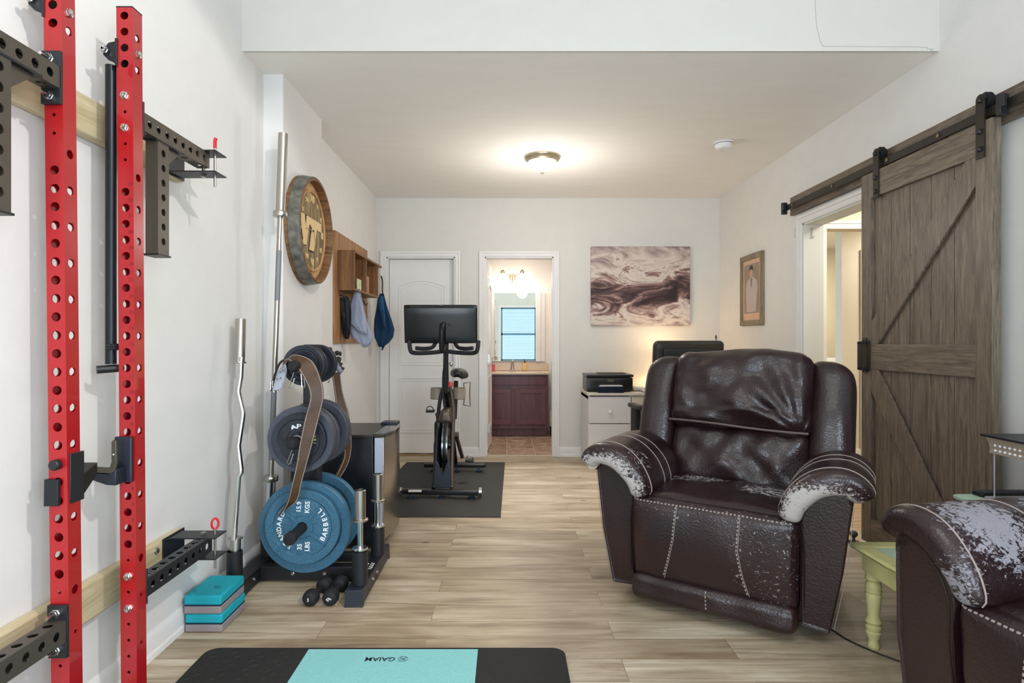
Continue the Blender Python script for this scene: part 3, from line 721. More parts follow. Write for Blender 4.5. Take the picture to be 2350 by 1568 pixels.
RL=thing('door_rail','long dark rail on a wooden backing board above the sliding door','rail',(2.225,3.3,2.26))
MB().box(2.205,2.238,1.6,4.63,2.19,2.33).build('backing_board',barnh_m,RL,bevel=.002)
MB().box(2.163,2.171,1.6,4.63,2.225,2.268).build('rail_bar',dkm,RL,bevel=.0015)
for yc in (4.50,3.95,3.38,2.98,2.42,1.95): 
    MB().lathe([(0,0),(.011,0),(.011,.006),(0,.006)],(2.163,yc,2.247),(-1,0,0),6).cyl((2.171,yc,2.247),(2.205,yc,2.247),.012).build('bolt',mat('bronze_bolt','#8a7c60',.35,metal=.9),RL)
for yc in (4.62,2.585): MB().box(2.135,2.175,yc-.012,yc+.012,2.20,2.29).box(2.135,2.15,yc-.03,yc-.012,2.23,2.285).build('end_stop',blk_m,RL,bevel=.002)
tag(MB().box(2.07,2.12,3.57,3.59,.004,.012).tube(bez([(2.12,3.585,.008),(2.06,3.60,.008),(2.02,3.60,.012)]),.007,8).ball((2.10,3.60,.05),.022).cyl((2.10,3.6,.004),(2.10,3.6,.05),.008).build('door_stop',mat('iron_grey','#55524c',.5,metal=.5)),'small grey metal door stop on the floor at the foot of the sliding door','door stop')
# whiteboard sheet, cards
tag(MB().box(2.232,2.2385,1.5,2.56,.95,2.17).build('pin_board',mat('board_white','#dfe6ec',.5)),'white pin board on the right wall behind the near end of the sliding door','board')
for y,z in ((2.30,1.93),(2.28,1.47)): tag(MB().ball((2.228,y,z),.008,(.5,1,1)).build('push_pin',mat('pin_clear','#c9cdd2',.3)),'clear push pin stuck in the white board, %s of the two'%('upper' if z>1.7 else 'lower'),'pin')
# red photo card
cf=2.2305
ph=MB().box(cf,cf+.0012,2.39,2.485,1.615,1.755).build('photo_card',mat('photo_red','#c3131c',.4)); tag(ph,'small red photo of two dark-haired dancers pinned to the white board','photo')
for nm,P,mm in (('dancer_dress',[(.052,.105),(.066,.105),(.068,.06),(.05,.055)],'#d42a86'),('dancer_head',[(.054,.106),(.064,.106),(.064,.122),(.054,.122)],'#3a1a16'),('dancer_suit',[(.012,.06),(.03,.055),(.036,.09),(.03,.13),(.02,.13),(.015,.10)],'#17100f'),('dancer_shirt',[(.02,.13),(.03,.13),(.028,.139),(.02,.139)],'#d9c7b4')):
    o=MB().prism(P,(0,0,0),(0,1,0),(0,0,1),-.0006); o.transform(Matrix.Translation((-.0008,-.0475,0))); k_=o.build(nm,mat(nm,mm,.5),ph,local=True)
key=thing('drawn_note','paper note with small round stickers pinned to the white board under the red photo','note',(2.228,2.42,1.46))
MB().prism([(-.045,-.02),(.02,-.07),(.05,.02),(-.01,.07)],(2.2305,2.42,1.50),(0,1,0),(0,0,1),-.001).build('paper',mat('note_paper','#e3e9ec',.6),key)
for (a,b_,r,cc) in ((.035,.055,.012,'#8a2f20'),(-.03,.0,.017,'#41686c'),(.035,-.02,.019,'#38586a')): MB().cyl((2.2290,2.42+a,1.50+b_),(2.2278,2.42+a,1.50+b_),r).build('sticker',mat('sticker'+cc,cc,.4,var=.5,vscale=120),key)
# ================================================================ END TABLE behind the recliner
yel=mat('yellow_distressed_paint','#cdc88c',.5,var=.08,vscale=12,bump=.1,bscale=40); mint=mat('mint_paint','#b9d3bd',.5,var=.06)
ET=thing('end_table','yellow and mint painted two-tier end table with turned legs, standing between the two recliners','table',(1.80,2.27,0))
x0,x1,ya,yb=1.415,2.16,2.12,2.395
b=MB().box(x0-.03,x1,ya-.02,ya+.04,.385,.405).box(x0-.03,x1,yb-.04,yb+.02,.385,.405).box(x0-.03,x0+.04,ya+.04,yb-.04,.385,.405).box(x1-.06,x1,ya+.04,yb-.04,.385,.405); b.build('lower_top_frame',yel,ET,bevel=.009)
MB().box(x0+.038,x1-.058,ya+.038,yb-.038,.386,.398).build('lower_top_panel',mint,ET)
MB().box(x0+.01,x0+.026,ya+.03,yb-.03,.30,.386).box(x0+.03,x1-.03,ya+.012,ya+.028,.30,.386).box(x0+.03,x1-.03,yb-.028,yb-.012,.30,.386).build('apron',yel,ET,bevel=.002)
lp=[(0,0),(.020,.0),(.023,.012),(.018,.026),(.017,.035),(.026,.055),(.028,.065),(.024,.07),(.029,.082),(.029,.09),(.024,.096),(.030,.107),(.026,.118),(.022,.13),(.025,.17),(.030,.215),(.027,.22),(.031,.226),(.031,.232),(.027,.236),(.030,.245),(.027,.258),(.021,.266),(.030,.275),(.030,.282),(.026,.287),(.030,.294),(.028,.30),(0,.30)]
for xx in (x0+.04,x1-.05):
    for yy in (ya+.035,yb-.035):
        MB().lathe(lp,(xx,yy,0),(0,0,1),24).box(xx-.028,xx+.028,yy-.028,yy+.028,.30,.386).build('leg',yel,ET)
for yy in (ya+.03,yb-.05): MB().box(1.85,2.15,yy,yy+.02,.405,.576).build('tier_support',yel,ET,bevel=.003)
def ft(p): return p+Vector((2.015,2.255,.588))
MB().rbox((.205,.165,.012),.011,10,ft).build('upper_top',mint,ET)
rm=thing('remote_control','black remote control with small buttons lying on the upper tier of the end table','remote',(1.965,2.375,.600),math.radians(2))
MB().box(-.09,.13,-.026,.026,0,.018).build('case',blk_m,rm,local=True,bevel=.004)
bt=MB(); 
for i in range(9):
    for j in range(3): bt.box(-.075+i*.021,-.063+i*.021,-.018+j*.014,-.008+j*.014,.0178,.0198)
bt.build('button',mat('button_grey','#4d5361',.5),rm,local=True)
LN=thing('glass_display_case','glass display case with a black lid and studded wooden rim, standing on the end table','display case',(2.0,2.2,.600))
GX0,GX1,GY0,GY1=1.865,2.14,2.125,2.30
md=mat('driftwood_rim','#a39383',.5,var=.1,vscale=20,stretch=(1,6,6))
MB().prism([(0,0),(.004,.02),(-.006,.045),(-.014,.062),(.01,.062),(.01,0)],(GX0,GY1,.787),(1,0,0),(0,0,1),GY1-GY0).build('rim_end',md,LN)
MB().prism([(0,0),(-.004,.02),(.006,.045),(.014,.062),(-.01,.062),(-.01,0)],(GX0,GY0,.787),(0,-1,0),(0,0,1),-.30).build('rim_front',md,LN)
sd=MB()
for i in range(13):
    for z in (.800,.820): sd.ball((GX0+.012+i*.022,GY0-.001,z),.0055,seg=10)
for i in range(7):
    for z in (.800,.820): sd.ball((GX0-.001,GY0+.012+i*.022,z),.0055,seg=10)
sd.build('stud',mat('stud_white','#f2f2f4',.25),LN)
MB().box(GX0-.02,GX1+.02,GY0-.02,GY1+.02,.849,.857).build('lid',blk_m,LN,bevel=.001)
for xx,yy in ((GX0+.012,GY0+.012),(GX1-.012,GY0+.012),(GX0+.012,GY1-.012),(GX1-.012,GY1-.012)): MB().cyl((xx,yy,.616),(xx,yy,.788),.0035,seg=10).build('corner_post',mat('pale_post','#c9c3d3',.35,metal=.3),LN)
for a in ((GX0+.012,GX1-.012,GY0+.010,GY0+.012),(GX0+.012,GX1-.012,GY1-.012,GY1-.010),(GX0+.010,GX0+.012,GY0+.014,GY1-.014)): MB().box(*a,.617,.787).build('glass_pane',glass_m,LN)
MB().box(GX0-.01,GX1+.01,GY0-.01,GY1+.01,.6005,.617).build('base',mat('silver_base','#c6c9d2',.3,metal=.5),LN,bevel=.002)
# lamp/charger cable on the floor
tag(MB().tube(bez([(1.22,2.62,.006),(1.30,2.545,.006),(1.36,2.50,.006),(1.38,2.42,.006),(1.42,2.34,.006),(1.47,2.27,.006),(1.51,2.23,.006),(1.54,2.20,.006)]),.0032,8).build('power_cable',blk_m),'thin black cable on the floor running from the middle recliner past the end table leg','cable')
# ================================================================ FOLDING WALL RACK
PW=.0508
Z23=1.692
def zs_front():
    H=[]
    for k in range(-22,1): H.append((Z23+.0508*k,.0127))
    for k in (8,9,10,11): H.append((Z23+.0508*k,.0127))
    for k in (2,3,5,-23,-25,-27,-28,-29,-30): H.append((Z23+.0508*k,.0048))
    return H
def zs_side():
    H=[(1.742-.1016*k,.0127) for k in range(13)]+[(2.088,.0127),(2.19,.0127)]+[(.404,.0055),(.251,.0055)]
    return H
def htube(mb,o,u,v,w,h,L,hu,hv,t=.003):
    """hollow square tube along u; v,n cross axes; hu holes in the two faces normal to n, hv holes in the two faces normal to v"""
    o=Vector(o);u=Vector(u);v=Vector(v);n=u.cross(v)
    mb.strip(o+n*(h/2-t),u,v,L,w,t,hu); mb.strip(o-n*(h/2),u,v,L,w,t,hu)
    mb.strip(o+v*(w/2),u,n,L,h-2*t,t,hv) ; mb.strip(o-v*(w/2-t),u,n,L,h-2*t,t,hv)
    return mb
WR=thing('folding_wall_rack','red and black perforated steel squat rack folded flat against the left wall','weight rack',(-1.28,1.8,0))
hexm=chr_m
def bolt(mb,p,d,r=.0115,l=.008):
    p=Vector(p);d=Vector(d).normalized()
    mb.lathe([(0,0),(r*1.15,0),(r*1.15,.002),(r,.002),(r,l),(r*.7,l+.002),(0,l+.002)],p,d,6)
    return mb
cap_m=blk_m
posts=[(-1.2445,1.669,.006),(-1.2054,1.911,.004)]
for i,(px_,py_,lean) in enumerate(posts):
    mb=MB(); base=.02
    L=2.278-base
    hf=[(z-base,r) for z,r in zs_front()]; hs=[(z-base,r) for z,r in zs_side()]
    htube(mb,(px_,py_,base),(0,0,1),(1,0,0),PW,PW,L,hf,hs)
    # slight lean into the room at the bottom
    for v in mb.bm.verts: v.co.x+=(1.22-v.co.z)*(.0115 if i==0 else .007)
    p=mb.build('upright_post',red_m,WR,flat=True)
    sx=lambda z:(1.22-z)*(.0115 if i==0 else .007)
    MB().box(px_-PW/2-.0005+sx(2.28),px_+PW/2+.0005+sx(2.28),py_-PW/2-.0005,py_+PW/2+.0005,2.277,2.281).build('end_cap',cap_m,p)
    if i==1:
        for z in (1.692+.0508*6,1.692+.0508*4,1.692-.0508*24,1.692-.0508*26): bolt(MB(),(px_+sx(z),py_-PW/2,z),(0,-1,0)).build('bolt',chr_m,p)
    bolt(MB(),(px_+PW/2+sx(2.139),py_,2.139),(1,0,0)).build('bolt',chr_m,p)
    if i==1:
        gl=[]
        for k in range(1,24):
            if 5<=k<=7: continue
            z=Z23-.0508*(23-k)+.0245
            gl.append(text(str(k),.0155,(px_+.0155+sx(z),py_-PW/2-.0002,z),(1,0,0),(0,0,1),mat('engraved','#7a0c16',.6),p,th=.0002))
        merge(gl,'hole_numbers')
    MB().box(px_-.06,px_+.06,py_-.05,py_+.05,.003,.02).build('foot_plate',blk_m,p,bevel=.002)
XA=-1.2445; XB=-1.2054
def arm(name,x,y0,y1,zc,m_,x_off=0):
    mb=MB(); n=int((y1-y0)/.0508)
    L=y1-y0; hs=[(.035+.0508*i,.0125) for i in range(n) if .035+.0508*i<L-.02]
    htube(mb,(x,y0,zc),(0,1,0),(0,0,1),.060,.048,L,hs,hs)
    return mb.build(name,m_,WR,flat=True)
# near rack arms run from the near post toward the camera; far arms from the far post to the wall brackets
for zc,z1,z2,m_ in ((1.944,1.995,1.893,gun_m),(.421,.470,.369,blk_m)):
    s0=(1.22-zc)*.0115; s1=(1.22-zc)*.007
    arm('fold_arm',XA+s0,1.16,1.641,zc,gun_m)
    arm('fold_arm',XB+s1+.002,1.94,2.37,zc-.008,gun_m if zc>1 else blk_m)
    b=MB()
    for z in (z1,z2): b.box(XA-.027+s0,XA+.0265+s0,1.633,1.643,z-.022,z+.022)
    b.box(XA-.026+s0,XA+.0275+s0,1.636,1.642,z2,z1)
    for z in (z1,z2): bolt(b,(XA+s0-.003,1.633,z),(0,-1,0),.0105,.012)
    bb=b.build('bolt_bracket',blk_m,WR,bevel=.0015)
    for z in (z1,z2): bolt(MB(),(XA+s0-.003,1.6325,z),(0,-1,0),.0115,.010).cyl((XA+s0-.003,1.623,z),(XA+s0-.003,1.60,z),.005,seg=10).build('bolt',chr_m,bb)
    MB().box(XB+s1-.026,XB+s1+.028,1.9365,1.943,zc-.06,zc+.055).build('bolt_bracket',blk_m,WR,bevel=.0015)
    # wall bracket: two shelves with a pin
    w=MB(); 
    for z in (zc+.020,zc-.062):
        w.prism([(-1.33,2.30),(-1.315,2.33),(-1.142,2.33),(-1.142,2.425),(-1.33,2.425)],(0,0,z),(1,0,0),(0,1,0),.005)
    w.box(-1.333,-1.327,2.30,2.45,zc-.068,zc+.03); w.build('wall_bracket',blk_m,WR,bevel=.001)
    pn=MB(); pc=(-1.165,2.375); pn.cyl((*pc,zc-.11),(*pc,zc+.05),.005,seg=10); po=pn.build('locking_pin',stl_m,WR)
    hb=MB().cyl((-1.21,2.375,zc-.066),(-1.21,2.375,zc+.03),.007,seg=10); bolt(hb,(-1.21,2.375,zc+.025),(0,0,1)); bolt(hb,(-1.21,2.375,zc-.062),(0,0,-1)); hb.build('hinge_bolt',stl_m,WR)
    bolt(MB(),(-1.333,2.26,zc+.0),(1,0,0)).build('wall_bolt',stl_m,WR)
    rg=mat('red_vinyl_grip','#d3202a',.3)
    if zc<1: MB().tube([(pc[0]+.011*math.cos(t),pc[1]+.006*math.cos(t),zc+.068+.021*math.sin(t)) for t in [2*PI*k/16 for k in range(16)]],.0045,8,closed=True).build('pin_ring',rg,po)
    else: MB().tube([(*pc,zc+.045),(*pc,zc+.075),(pc[0]+.004,pc[1],zc+.085)],.007,8).build('pin_ring',rg,po)
# hanging stabiliser tubes under the upper arms
for (x,ya_) in ((XA-.001,1.436),(XB-.0045,2.060)):
    zb=1.517 if ya_>2 else 1.535; zt=1.902 if ya_>2 else 1.912; mb=MB(); L=zt-zb
    htube(mb,(x,ya_,zb),(0,0,1),(0,1,0),.066,.043,L,[(.045+.0508*i,.0125) for i in range(7)],[])
    sb=mb.build('hanging_tube',gun_m,WR,flat=True)
    MB().box(x-.03,x+.026,ya_-.038,ya_+.038,zb-.006,zb).build('end_cap',blk_m,sb)
    MB().prism([(ya_+.034,zt-.07),(ya_+.034,zt),(ya_+.12,zt)],(x+.004,0,0),(0,1,0),(0,0,1),.006).build('gusset',gun_m,sb)
    MB().box(x-.024,x+.024,ya_-.045,ya_+.13,zt,zt+.006).build('weld_plate',blk_m,sb)
# pull-up bar folded down, with its post brackets
for (x,y,z,sc) in ((-1.256,1.885,2.135,1),(-1.30,1.645,2.16,1)):
    b=MB().prism([(-.042,.0),(-.03,.02),(0,.034),(.0,-.034),(-.03,-.02)] if False else [(-.045,.008),(-.028,.03),(.0,.036),(.004,-.038),(-.028,-.025),(-.045,-.008)],(x+.021,y,z),(1,0,0),(0,0,1),-.006)
    b.prism([(-.045,.008),(-.028,.03),(.0,.036),(.004,-.038),(-.028,-.025),(-.045,-.008)],(x+.021,y+.045,z),(1,0,0),(0,0,1),-.006).box(x+.017,x+.023,y-.006,y+.045,z-.045,z+.042)
    br=b.build('pivot_bracket',blk_m,WR,bevel=.001)
    c=MB(); bolt(c,(x-.014,y-.006,z+.004),(0,-1,0),.010,.012); c.cyl((x-.014,y-.02,z+.004),(x-.014,y+.05,z+.004),.005,seg=10); c.build('bolt',chr_m,br)
bar=MB().cyl((-1.268,1.905,2.10),(-1.268,1.905,1.145),.0162,seg=28).build('pull_up_bar',mat('satin_black','#23262c',.35,metal=.3),WR)
MB().cyl((-1.293,1.875,1.128),(-1.240,1.925,1.132),.0125).build('bar_end_sleeve',blk_m,bar)
MB().cyl((-1.268,1.89,1.20),(-1.235,1.885,1.20),.009,.011).build('bumper',blk_m,bar)
# wooden stringers on the wall
for (za,zb,lab) in ((1.872,2.0,'upper'),(.322,.445,'lower')):
    tag(MB().box(XL,-1.333,.9,2.46,za,zb).build('wall_stringer',pine_m,bevel=.008),'%s pine board screwed to the left wall behind the red rack'%lab,'board')
# J-cups
JC=thing('j_cup','black bar hook clipped on the near red post, with a knob on its front face','rack hook',(XA+.02,1.72,1.03))
s0=.002
MB().box(XA-.002+PW/2+s0,XA+.006+PW/2+s0,1.652,1.706,.766,.905).box(XA-.026,XA+.03,1.696,1.703,.77,.90).build('side_plate',blk_m,JC,bevel=.002)
MB().prism([(0,.0),(.0,-.06),(.058,-.012),(.058,.022)],(XA-.012,1.7035,.838),(0,1,0),(0,0,1),.045).build('cradle',mat('black_plastic','#191817',.35),JC,bevel=.002)
MB().cyl((XA+.002,1.645,1.045-.165+.0),(XA+.002,1.645,.9),.001).lathe([(0,0),(.013,0),(.013,.016),(.011,.019),(0,.019)],(XA+.002,1.6435,.880+.0),(0,-1,0)).build('knob',blk_m,JC) if False else MB().lathe([(0,0),(.0145,0),(.0145,.016),(.012,.019),(0,.019)],(XA+.004,1.6435,.878),(0,-1,0)).build('knob',blk_m,JC)
MB().box(XA-.026,XA+.013,1.632,1.6432,.765,.838).box(XA-.026,XA-.0255+.002,1.632,1.70,.765,.838).build('hook_tab',mat('dark_satin','#26282b',.45,metal=.4),JC,bevel=.002)
JD=thing('j_cup','black bar hook with a grey L-shaped arm clipped on the far red post','rack hook',(XB,1.87,.83))
sy=1.911-PW/2
JD_p=MB().rbox((.0285,.006,.072),.005,8,lambda p:p+Vector((XB-.004,sy-.0065,.845))).build('face_plate',mat('hook_plastic','#1c222e',.4),JD)
lm=mat('bronze_grey_steel','#5a544b',.4,metal=.6)
MB().prism([(-.072,-.036),(-.072,-.013),(-.012,-.017),(-.006,.0),(-.006,.062),(.0,.07),(.009,.064),(.010,.0),(.004,-.028),(-.012,-.038)],(XB-.003,sy-.06,.846),(1,0,0),(0,0,1),-.01).build('l_arm',lm,JD,bevel=.002)
MB().prism([(-.078,-.05),(-.078,-.026),(-.0,-.03),(.012,-.02),(.012,-.072),(-.02,-.07)],(XB-.006,sy-.012,.846),(1,0,0),(0,0,1),.048).build('cradle',MATS['hook_plastic'],JD,bevel=.004)
c=MB(); c.ball((XB-.058,sy-.0605,.822),.004,seg=10).ball((XB-.001,sy-.0605,.870),.004,seg=10); c.build('screw',chr_m,JD)
# ================================================================ PLATE TREE
PX=-.99; 
TR=thing('weight_plate_tree','black steel plate tree with three levels of pegs and bar holders, against the left wall','weight tree',(PX,3.03,0))
for x in (-1.285,-.70):
    bmx=MB().box(x-.04,x+.04,2.735,3.33,.006,.077).build('base_beam',blk_m,TR,bevel=.003)
    for a,b_ in ((2.715,2.745),(3.32,3.35)): MB().box(x-.043,x+.043,a,b_,0,.012).box(x-.0405,x+.0405,a,b_,.008,.0785).build('end_cap',mat('cap_plastic','#262b35',.5),bmx,bevel=.003)
    for y in (2.93,3.02): bolt(MB(),(x+.04,y,.045),(1,0,0),.008,.006).build('bolt',chr_m,bmx)
    if x>-1:
        g=[text('BODY',.024,(x-.006+.006,2.985,.0782),(0,1,0),(-1,0,0),wht_m,bmx,th=.0004)] if False else []
        lg=MB().prism([(.014*math.cos(t),.014*math.sin(t)*(.7 if math.sin(t)>0 else 1)) for t in [2*PI*k/18 for k in range(18)]],(x-.018,3.045,.0771),(1,0,0),(0,1,0),.0006)
        for k in range(7): lg.prism([(0,0),(.007,0),(.010,.012),(.003,.012)],(x+.002+(k%2)*.012,2.975+k*.012,.0771),(1,0,0),(0,1,0),.0006)
        for k in range(4): lg.prism([(0,0),(.022,0),(.022,.003),(0,.003)],(x+.002,2.975+k*.024,.0771),(1,0,0),(0,1,0),.0006)
        lg.build('maker_emblem',wht_m,bmx)
MB().box(-1.245,-.74,3.0,3.06,.012,.078).box(-1.245,-.74,3.20,3.24,.03,.075).build('cross_beam',blk_m,TR,bevel=.003)
for x in (-1.08,-.92): bolt(MB(),(x,2.9995,.045),(0,-1,0),.008,.006).build('bolt',chr_m,TR)
MB().box(PX-.038,PX+.038,3.0,3.07,.078,1.20).build('upright',blk_m,TR,bevel=.003)
PEG=[(.315,2.70,3.37,.024),(.745,2.72,3.32,.024),(1.10,2.74,3.30,.022)]
for z,ya_,yb_,r in PEG:
    MB().cyl((PX,ya_+.01,z),(PX,3.0,z),r).lathe([(0,0),(r+.004,.004),(r+.005,.014),(r+.005,.04),(r,.042)] if z<.5 else [(0,0),(r*.8,.004),(r+.004,.018),(r+.007,.034),(r+.005,.05),(r,.056)],(PX,ya_,z),(0,1,0)).build('peg',rub_m,TR)
    MB().cyl((PX,3.07,z),(PX,yb_,z),r).build('peg',rub_m,TR)
for x,y,zt in ((-1.275,2.785,.235),(-1.275,3.17,.235),(-.690,2.80,.232),(-.690,3.18,.225)):
    MB().lathe([(.036,0),(.036,zt-.078),(.032,zt-.078),(.032,.0)],(x,y,.078),(0,0,1),32).build('bar_holder',blk_m,TR)
def plate(name,label,R,T,y,z,m_,x=PX,style=0,group='weight plates on the tree'):
    """round plate, axis along Y, front face toward -Y at y"""
    t=thing(name,label,'weight plate',(x,y,z-R),0,group)
    hr=R*.28; 
    prof=[(.0255,T*.0),(hr,.0),(hr+.004,T*.28),(R*.76,T*.30),(R*.80,.002),(R*.985,0),(R,T*.08),(R,T*.92),(R*.985,T),(R*.80,T),(R*.76,T*.7),(hr+.004,T*.7),(hr,T),(.0255,T),(.0255,0)]
    mb=MB().lathe(prof,(x,y,z),(0,1,0),64); mb.build('plate_disc',m_,t,ang=32)
    return t
def front(o,R): return o
# big blue pair in front, one behind the upright
p45=plate('weight_plate','large blue plate on the lowest peg, behind the slightly smaller lettered plate',.225,.036,2.915,.305,blue_m)
p35=plate('weight_plate','blue 35 lbs plate with raised white lettering, front of the lowest peg',.181,.032,2.875,.317,blue_m)
plate('weight_plate','blue plate on the lowest peg behind the black upright, showing past the right side',.225,.036,3.10,.305,blue_m)
def arc(s_,R,a0,size,par,cy,cz,flip=False,step=None,cx=PX,m_=wht_m,sx=1):
    """letters round a circle in the plane y=cy seen from -Y; a0 angle (deg, from +x ccw) of the string's middle"""
    G=[]; step=step or size*.86/R; n=len(s_)
    for i,ch in enumerate(s_):
        if ch==' ': continue
        k=(i-(n-1)/2)*step; a=math.radians(a0)+(k if flip else -k)
        rd=Vector((math.cos(a),0,math.sin(a))); tg=Vector((math.sin(a),0,-math.cos(a)))
        u,v=(tg,rd) if not flip else (-tg,-rd)
        G.append(text(ch,size,Vector((cx,cy,cz))+rd*R,u,v,m_,par,th=.0018,sx=sx))
    return merge(G,'raised_lettering')
cy=2.875+.032*.30-.0012; cz=.317
arc('STANDARD',.114,192,.031,p35,cy,cz,step=.222)
arc('BARBELL',.114,6,.033,p35,cy,cz,flip=True,step=.215)
for s_,a,o_ in (('15.9',100,.0),('KGS',76,.0),('35',-98,0),('LBS',-76,0)):
    a=math.radians(a); c_=Vector((PX+.098*math.cos(a),cy,cz+.098*math.sin(a)))
    text(s_,.031,c_,(0.06,0,1),(-1,0,.06),wht_m,p35,'raised_lettering',th=.0018)
for a in (50,140,-38,-128):
    rib=MB()
    a=math.radians(a); d=Vector((math.cos(a),0,math.sin(a))); q=Vector((-d.z,0,d.x))
    c0=Vector((PX,2.877,cz))
    P=[c0+d*.05-q*.009,c0+d*.05+q*.009,c0+d*.138+q*.004,c0+d*.138-q*.004]
    rib.add(P+[p_+Vector((0,.012,0)) for p_ in P],[(0,1,2,3),(7,6,5,4),(0,4,5,1),(1,5,6,2),(2,6,7,3),(3,7,4,0)])
    rib.build('raised_rib',blue_m,p35,bevel=.0015)
# middle peg
def grip(R,y,z,par,m_,a0s=(90,210,330)):
    """dark hand-slot recess pads on the web"""
    mb=MB()
    for a0 in a0s:
        P=[]
        for rr,sg in ((R*.70,1),(R*.44,-1)):
            for k in range(9):
                a=math.radians(a0+sg*(k-4)*7); P.append((rr*math.cos(a),rr*math.sin(a)))
        mb.prism(P,(PX,y,z),(1,0,0),(0,0,1),.003)
    return mb.build('hand_slot',m_,par,bevel=.001)
mids=[(2.825,.128,.020,'grey iron plate with CAP lettering, front of the middle peg'),(2.853,.160,.028,'second grey iron plate on the middle peg, larger than the lettered one'),(2.885,.160,.028,'third grey iron plate on the middle peg'),(2.93,.160,.030,'fourth grey iron plate on the middle peg, last before the upright'),(3.085,.165,.030,'grey iron plate on the middle peg just behind the upright'),(3.12,.168,.032,'rearmost grey iron plate on the middle peg')]
mp=[]
for y,R,T,l in mids: mp.append(plate('weight_plate',l,R,T,y,.745,grey_m if R>.13 else dgrey_m))
grip(.16,2.853+.0065,.745,mp[1],mat('slot_dark','#14151a',.8),(95,215,-25)); grip(.128,2.825+.0045,.745,mp[0],mat('slot_iron','#1f2128',.5),(150,-60))
for i,ch in enumerate('CAP'): pass
arc('CAP',.066,112,.030,mp[0],2.825+.020*.28-.001,.745,step=.40,sx=1.5)
arc('10',.075,-50,.024,mp[0],2.825+.020*.28-.001,.745,step=.3,flip=True)
arc('10LB',.078,8,.016,mp[0],2.825+.020*.28-.001,.745,step=.2,flip=True,m_=mat('lime_mark','#c7d36a',.5))
tops=[(2.862,.062,.014,'smallest dark iron plate, front of the top peg'),(2.885,.098,.018,'dark iron plate right behind the smallest one on the top peg'),(2.910,.098,.018,'third dark iron plate on the top peg'),(2.945,.098,.020,'fourth dark iron plate on the top peg'),(3.08,.100,.020,'dark iron plate on the top peg just behind the upright'),(3.11,.100,.022,'rearmost dark iron plate on the top peg')]
tp=[plate('weight_plate',l,R,T,y,1.10,dgrey_m) for y,R,T,l in tops]
grip(.098,2.885+.004,1.10,tp[1],MATS['slot_dark'],(80,200,-40))
arc('CAP',.036,85,.013,tp[0],2.862+.0035,1.10,step=.34,sx=1.4)
# spring clips
def clip(label,y,z,tw):
    R=.027; P=[]
    for k in range(40):
        a=math.radians(-75+k*(330+360)/39+tw); P.append((PX+R*math.cos(a),y+k*.0006,z+R*math.sin(a)))
    def prong(a,s,yy):
        a=math.radians(a+tw); d=Vector((math.cos(a),0,math.sin(a))); e=Vector((s*.35,-.10,-1)).normalized()
        b0=Vector((PX,yy,z))+d*R; q=e.cross(Vector((0,1,0))).normalized()*.007
        return [b0,b0+e*.04,b0+e*.078-q*.2,b0+e*.082+q,b0+e*.075+q*2,b0+e*.03+q*1.6]
    mb=MB().tube(P,.0022,7); mb.tube(prong(-110,-1,y),.0022,7); mb.tube(prong(-60,.35,y+.02),.0022,7)
    return tag(mb.build('spring_clip',chr_m),label,'clip','spring clips on the plate tree')
clip('chrome spring clip with wire prongs on the top peg under the leather belt',2.80,1.10,0)
clip('chrome spring clip with wire prongs on the middle peg against the CAP plate',2.79,.745,-4)
# leather lifting belt hanging over the top peg
bm1=mat('brown_belt_leather','#4a3320',.42,var=.2,vscale=20,bump=.2,bscale=120); bl2=mat('belt_black','#1e1a19',.55); gry=mat('belt_lining','#a9adb8',.8)
LB=thing('lifting_belt','brown leather lifting belt with white stitching draped over the top peg','belt',(PX,2.80,.30))
def ribbon(pts,wid,wv,th,m_,name,par,stitch=None):
    """strap: centre points, half width vectors"""
    P=bez(pts,7); W=bez(wv,7); mb=MB(); n=len(P); V=[];Fc=[]
    for i,(p,w_) in enumerate(zip(P,W)):
        t=(P[min(i+1,n-1)]-P[max(i-1,0)]).normalized(); nn=t.cross(w_).normalized()*th
        V+= [p-w_-nn,p+w_-nn,p+w_+nn,p-w_+nn]
    for i in range(n-1):
        for k in range(4): Fc.append((i*4+k,i*4+(k+1)%4,i*4+4+(k+1)%4,i*4+4+k))
    Fc+=[(0,1,2,3),(n*4-4,n*4-3,n*4-2,n*4-1)]
    mb.add(V,Fc); o=mb.build(name,m_,par,ang=50)
    if stitch:
        for sg in (-1,1):
            sm=MB(); Q=[]
            for side in (-1,1):
                for i,(p,w_) in enumerate(zip(P,W)):
                    t=(P[min(i+1,n-1)]-P[max(i-1,0)]).normalized(); nn=t.cross(w_).normalized()
                    a=p+w_*sg*.86+nn*side*(th+.0006)
                    if i%1==0: 
                        q=P[min(i+1,n-1)]+W[min(i+1,n-1)]*sg*.86+nn*side*(th+.0006)
                        for f in (0,.5): sm.tube([a.lerp(q,f),a.lerp(q,f+.32)],.0011,4)
            sm.build('stitching',stitch,o)
    return o
wst=mat('white_thread','#dcd6cc',.7)
A=[at(655,834,2.80),at(668,822,2.80),at(700,838,2.79),at(722,880,2.775),at(727,915,2.77),at(715,965,2.77),at(702,1020,2.765),at(692,1065,2.76),at(682,1105,2.76),at(670,1150,2.775),at(645,1176,2.80)]
Wv=[Vector((-.005,.036,0)),Vector((.0,.04,.01)),Vector((.028,.018,.018)),Vector((.030,.008,.010)),Vector((.030,.004,.0)),Vector((.030,.004,-.004)),Vector((.026,.01,-.004)),Vector((.020,.01,-.004)),Vector((.018,.01,-.003)),Vector((.020,.01,.004)),Vector((.004,.012,.010))]
ribbon(A,0,Wv,.0045,bm1,'strap',LB,wst)
A=[at(655,834,2.81),at(648,850,2.80),at(640,870,2.80),at(634,896,2.79)]
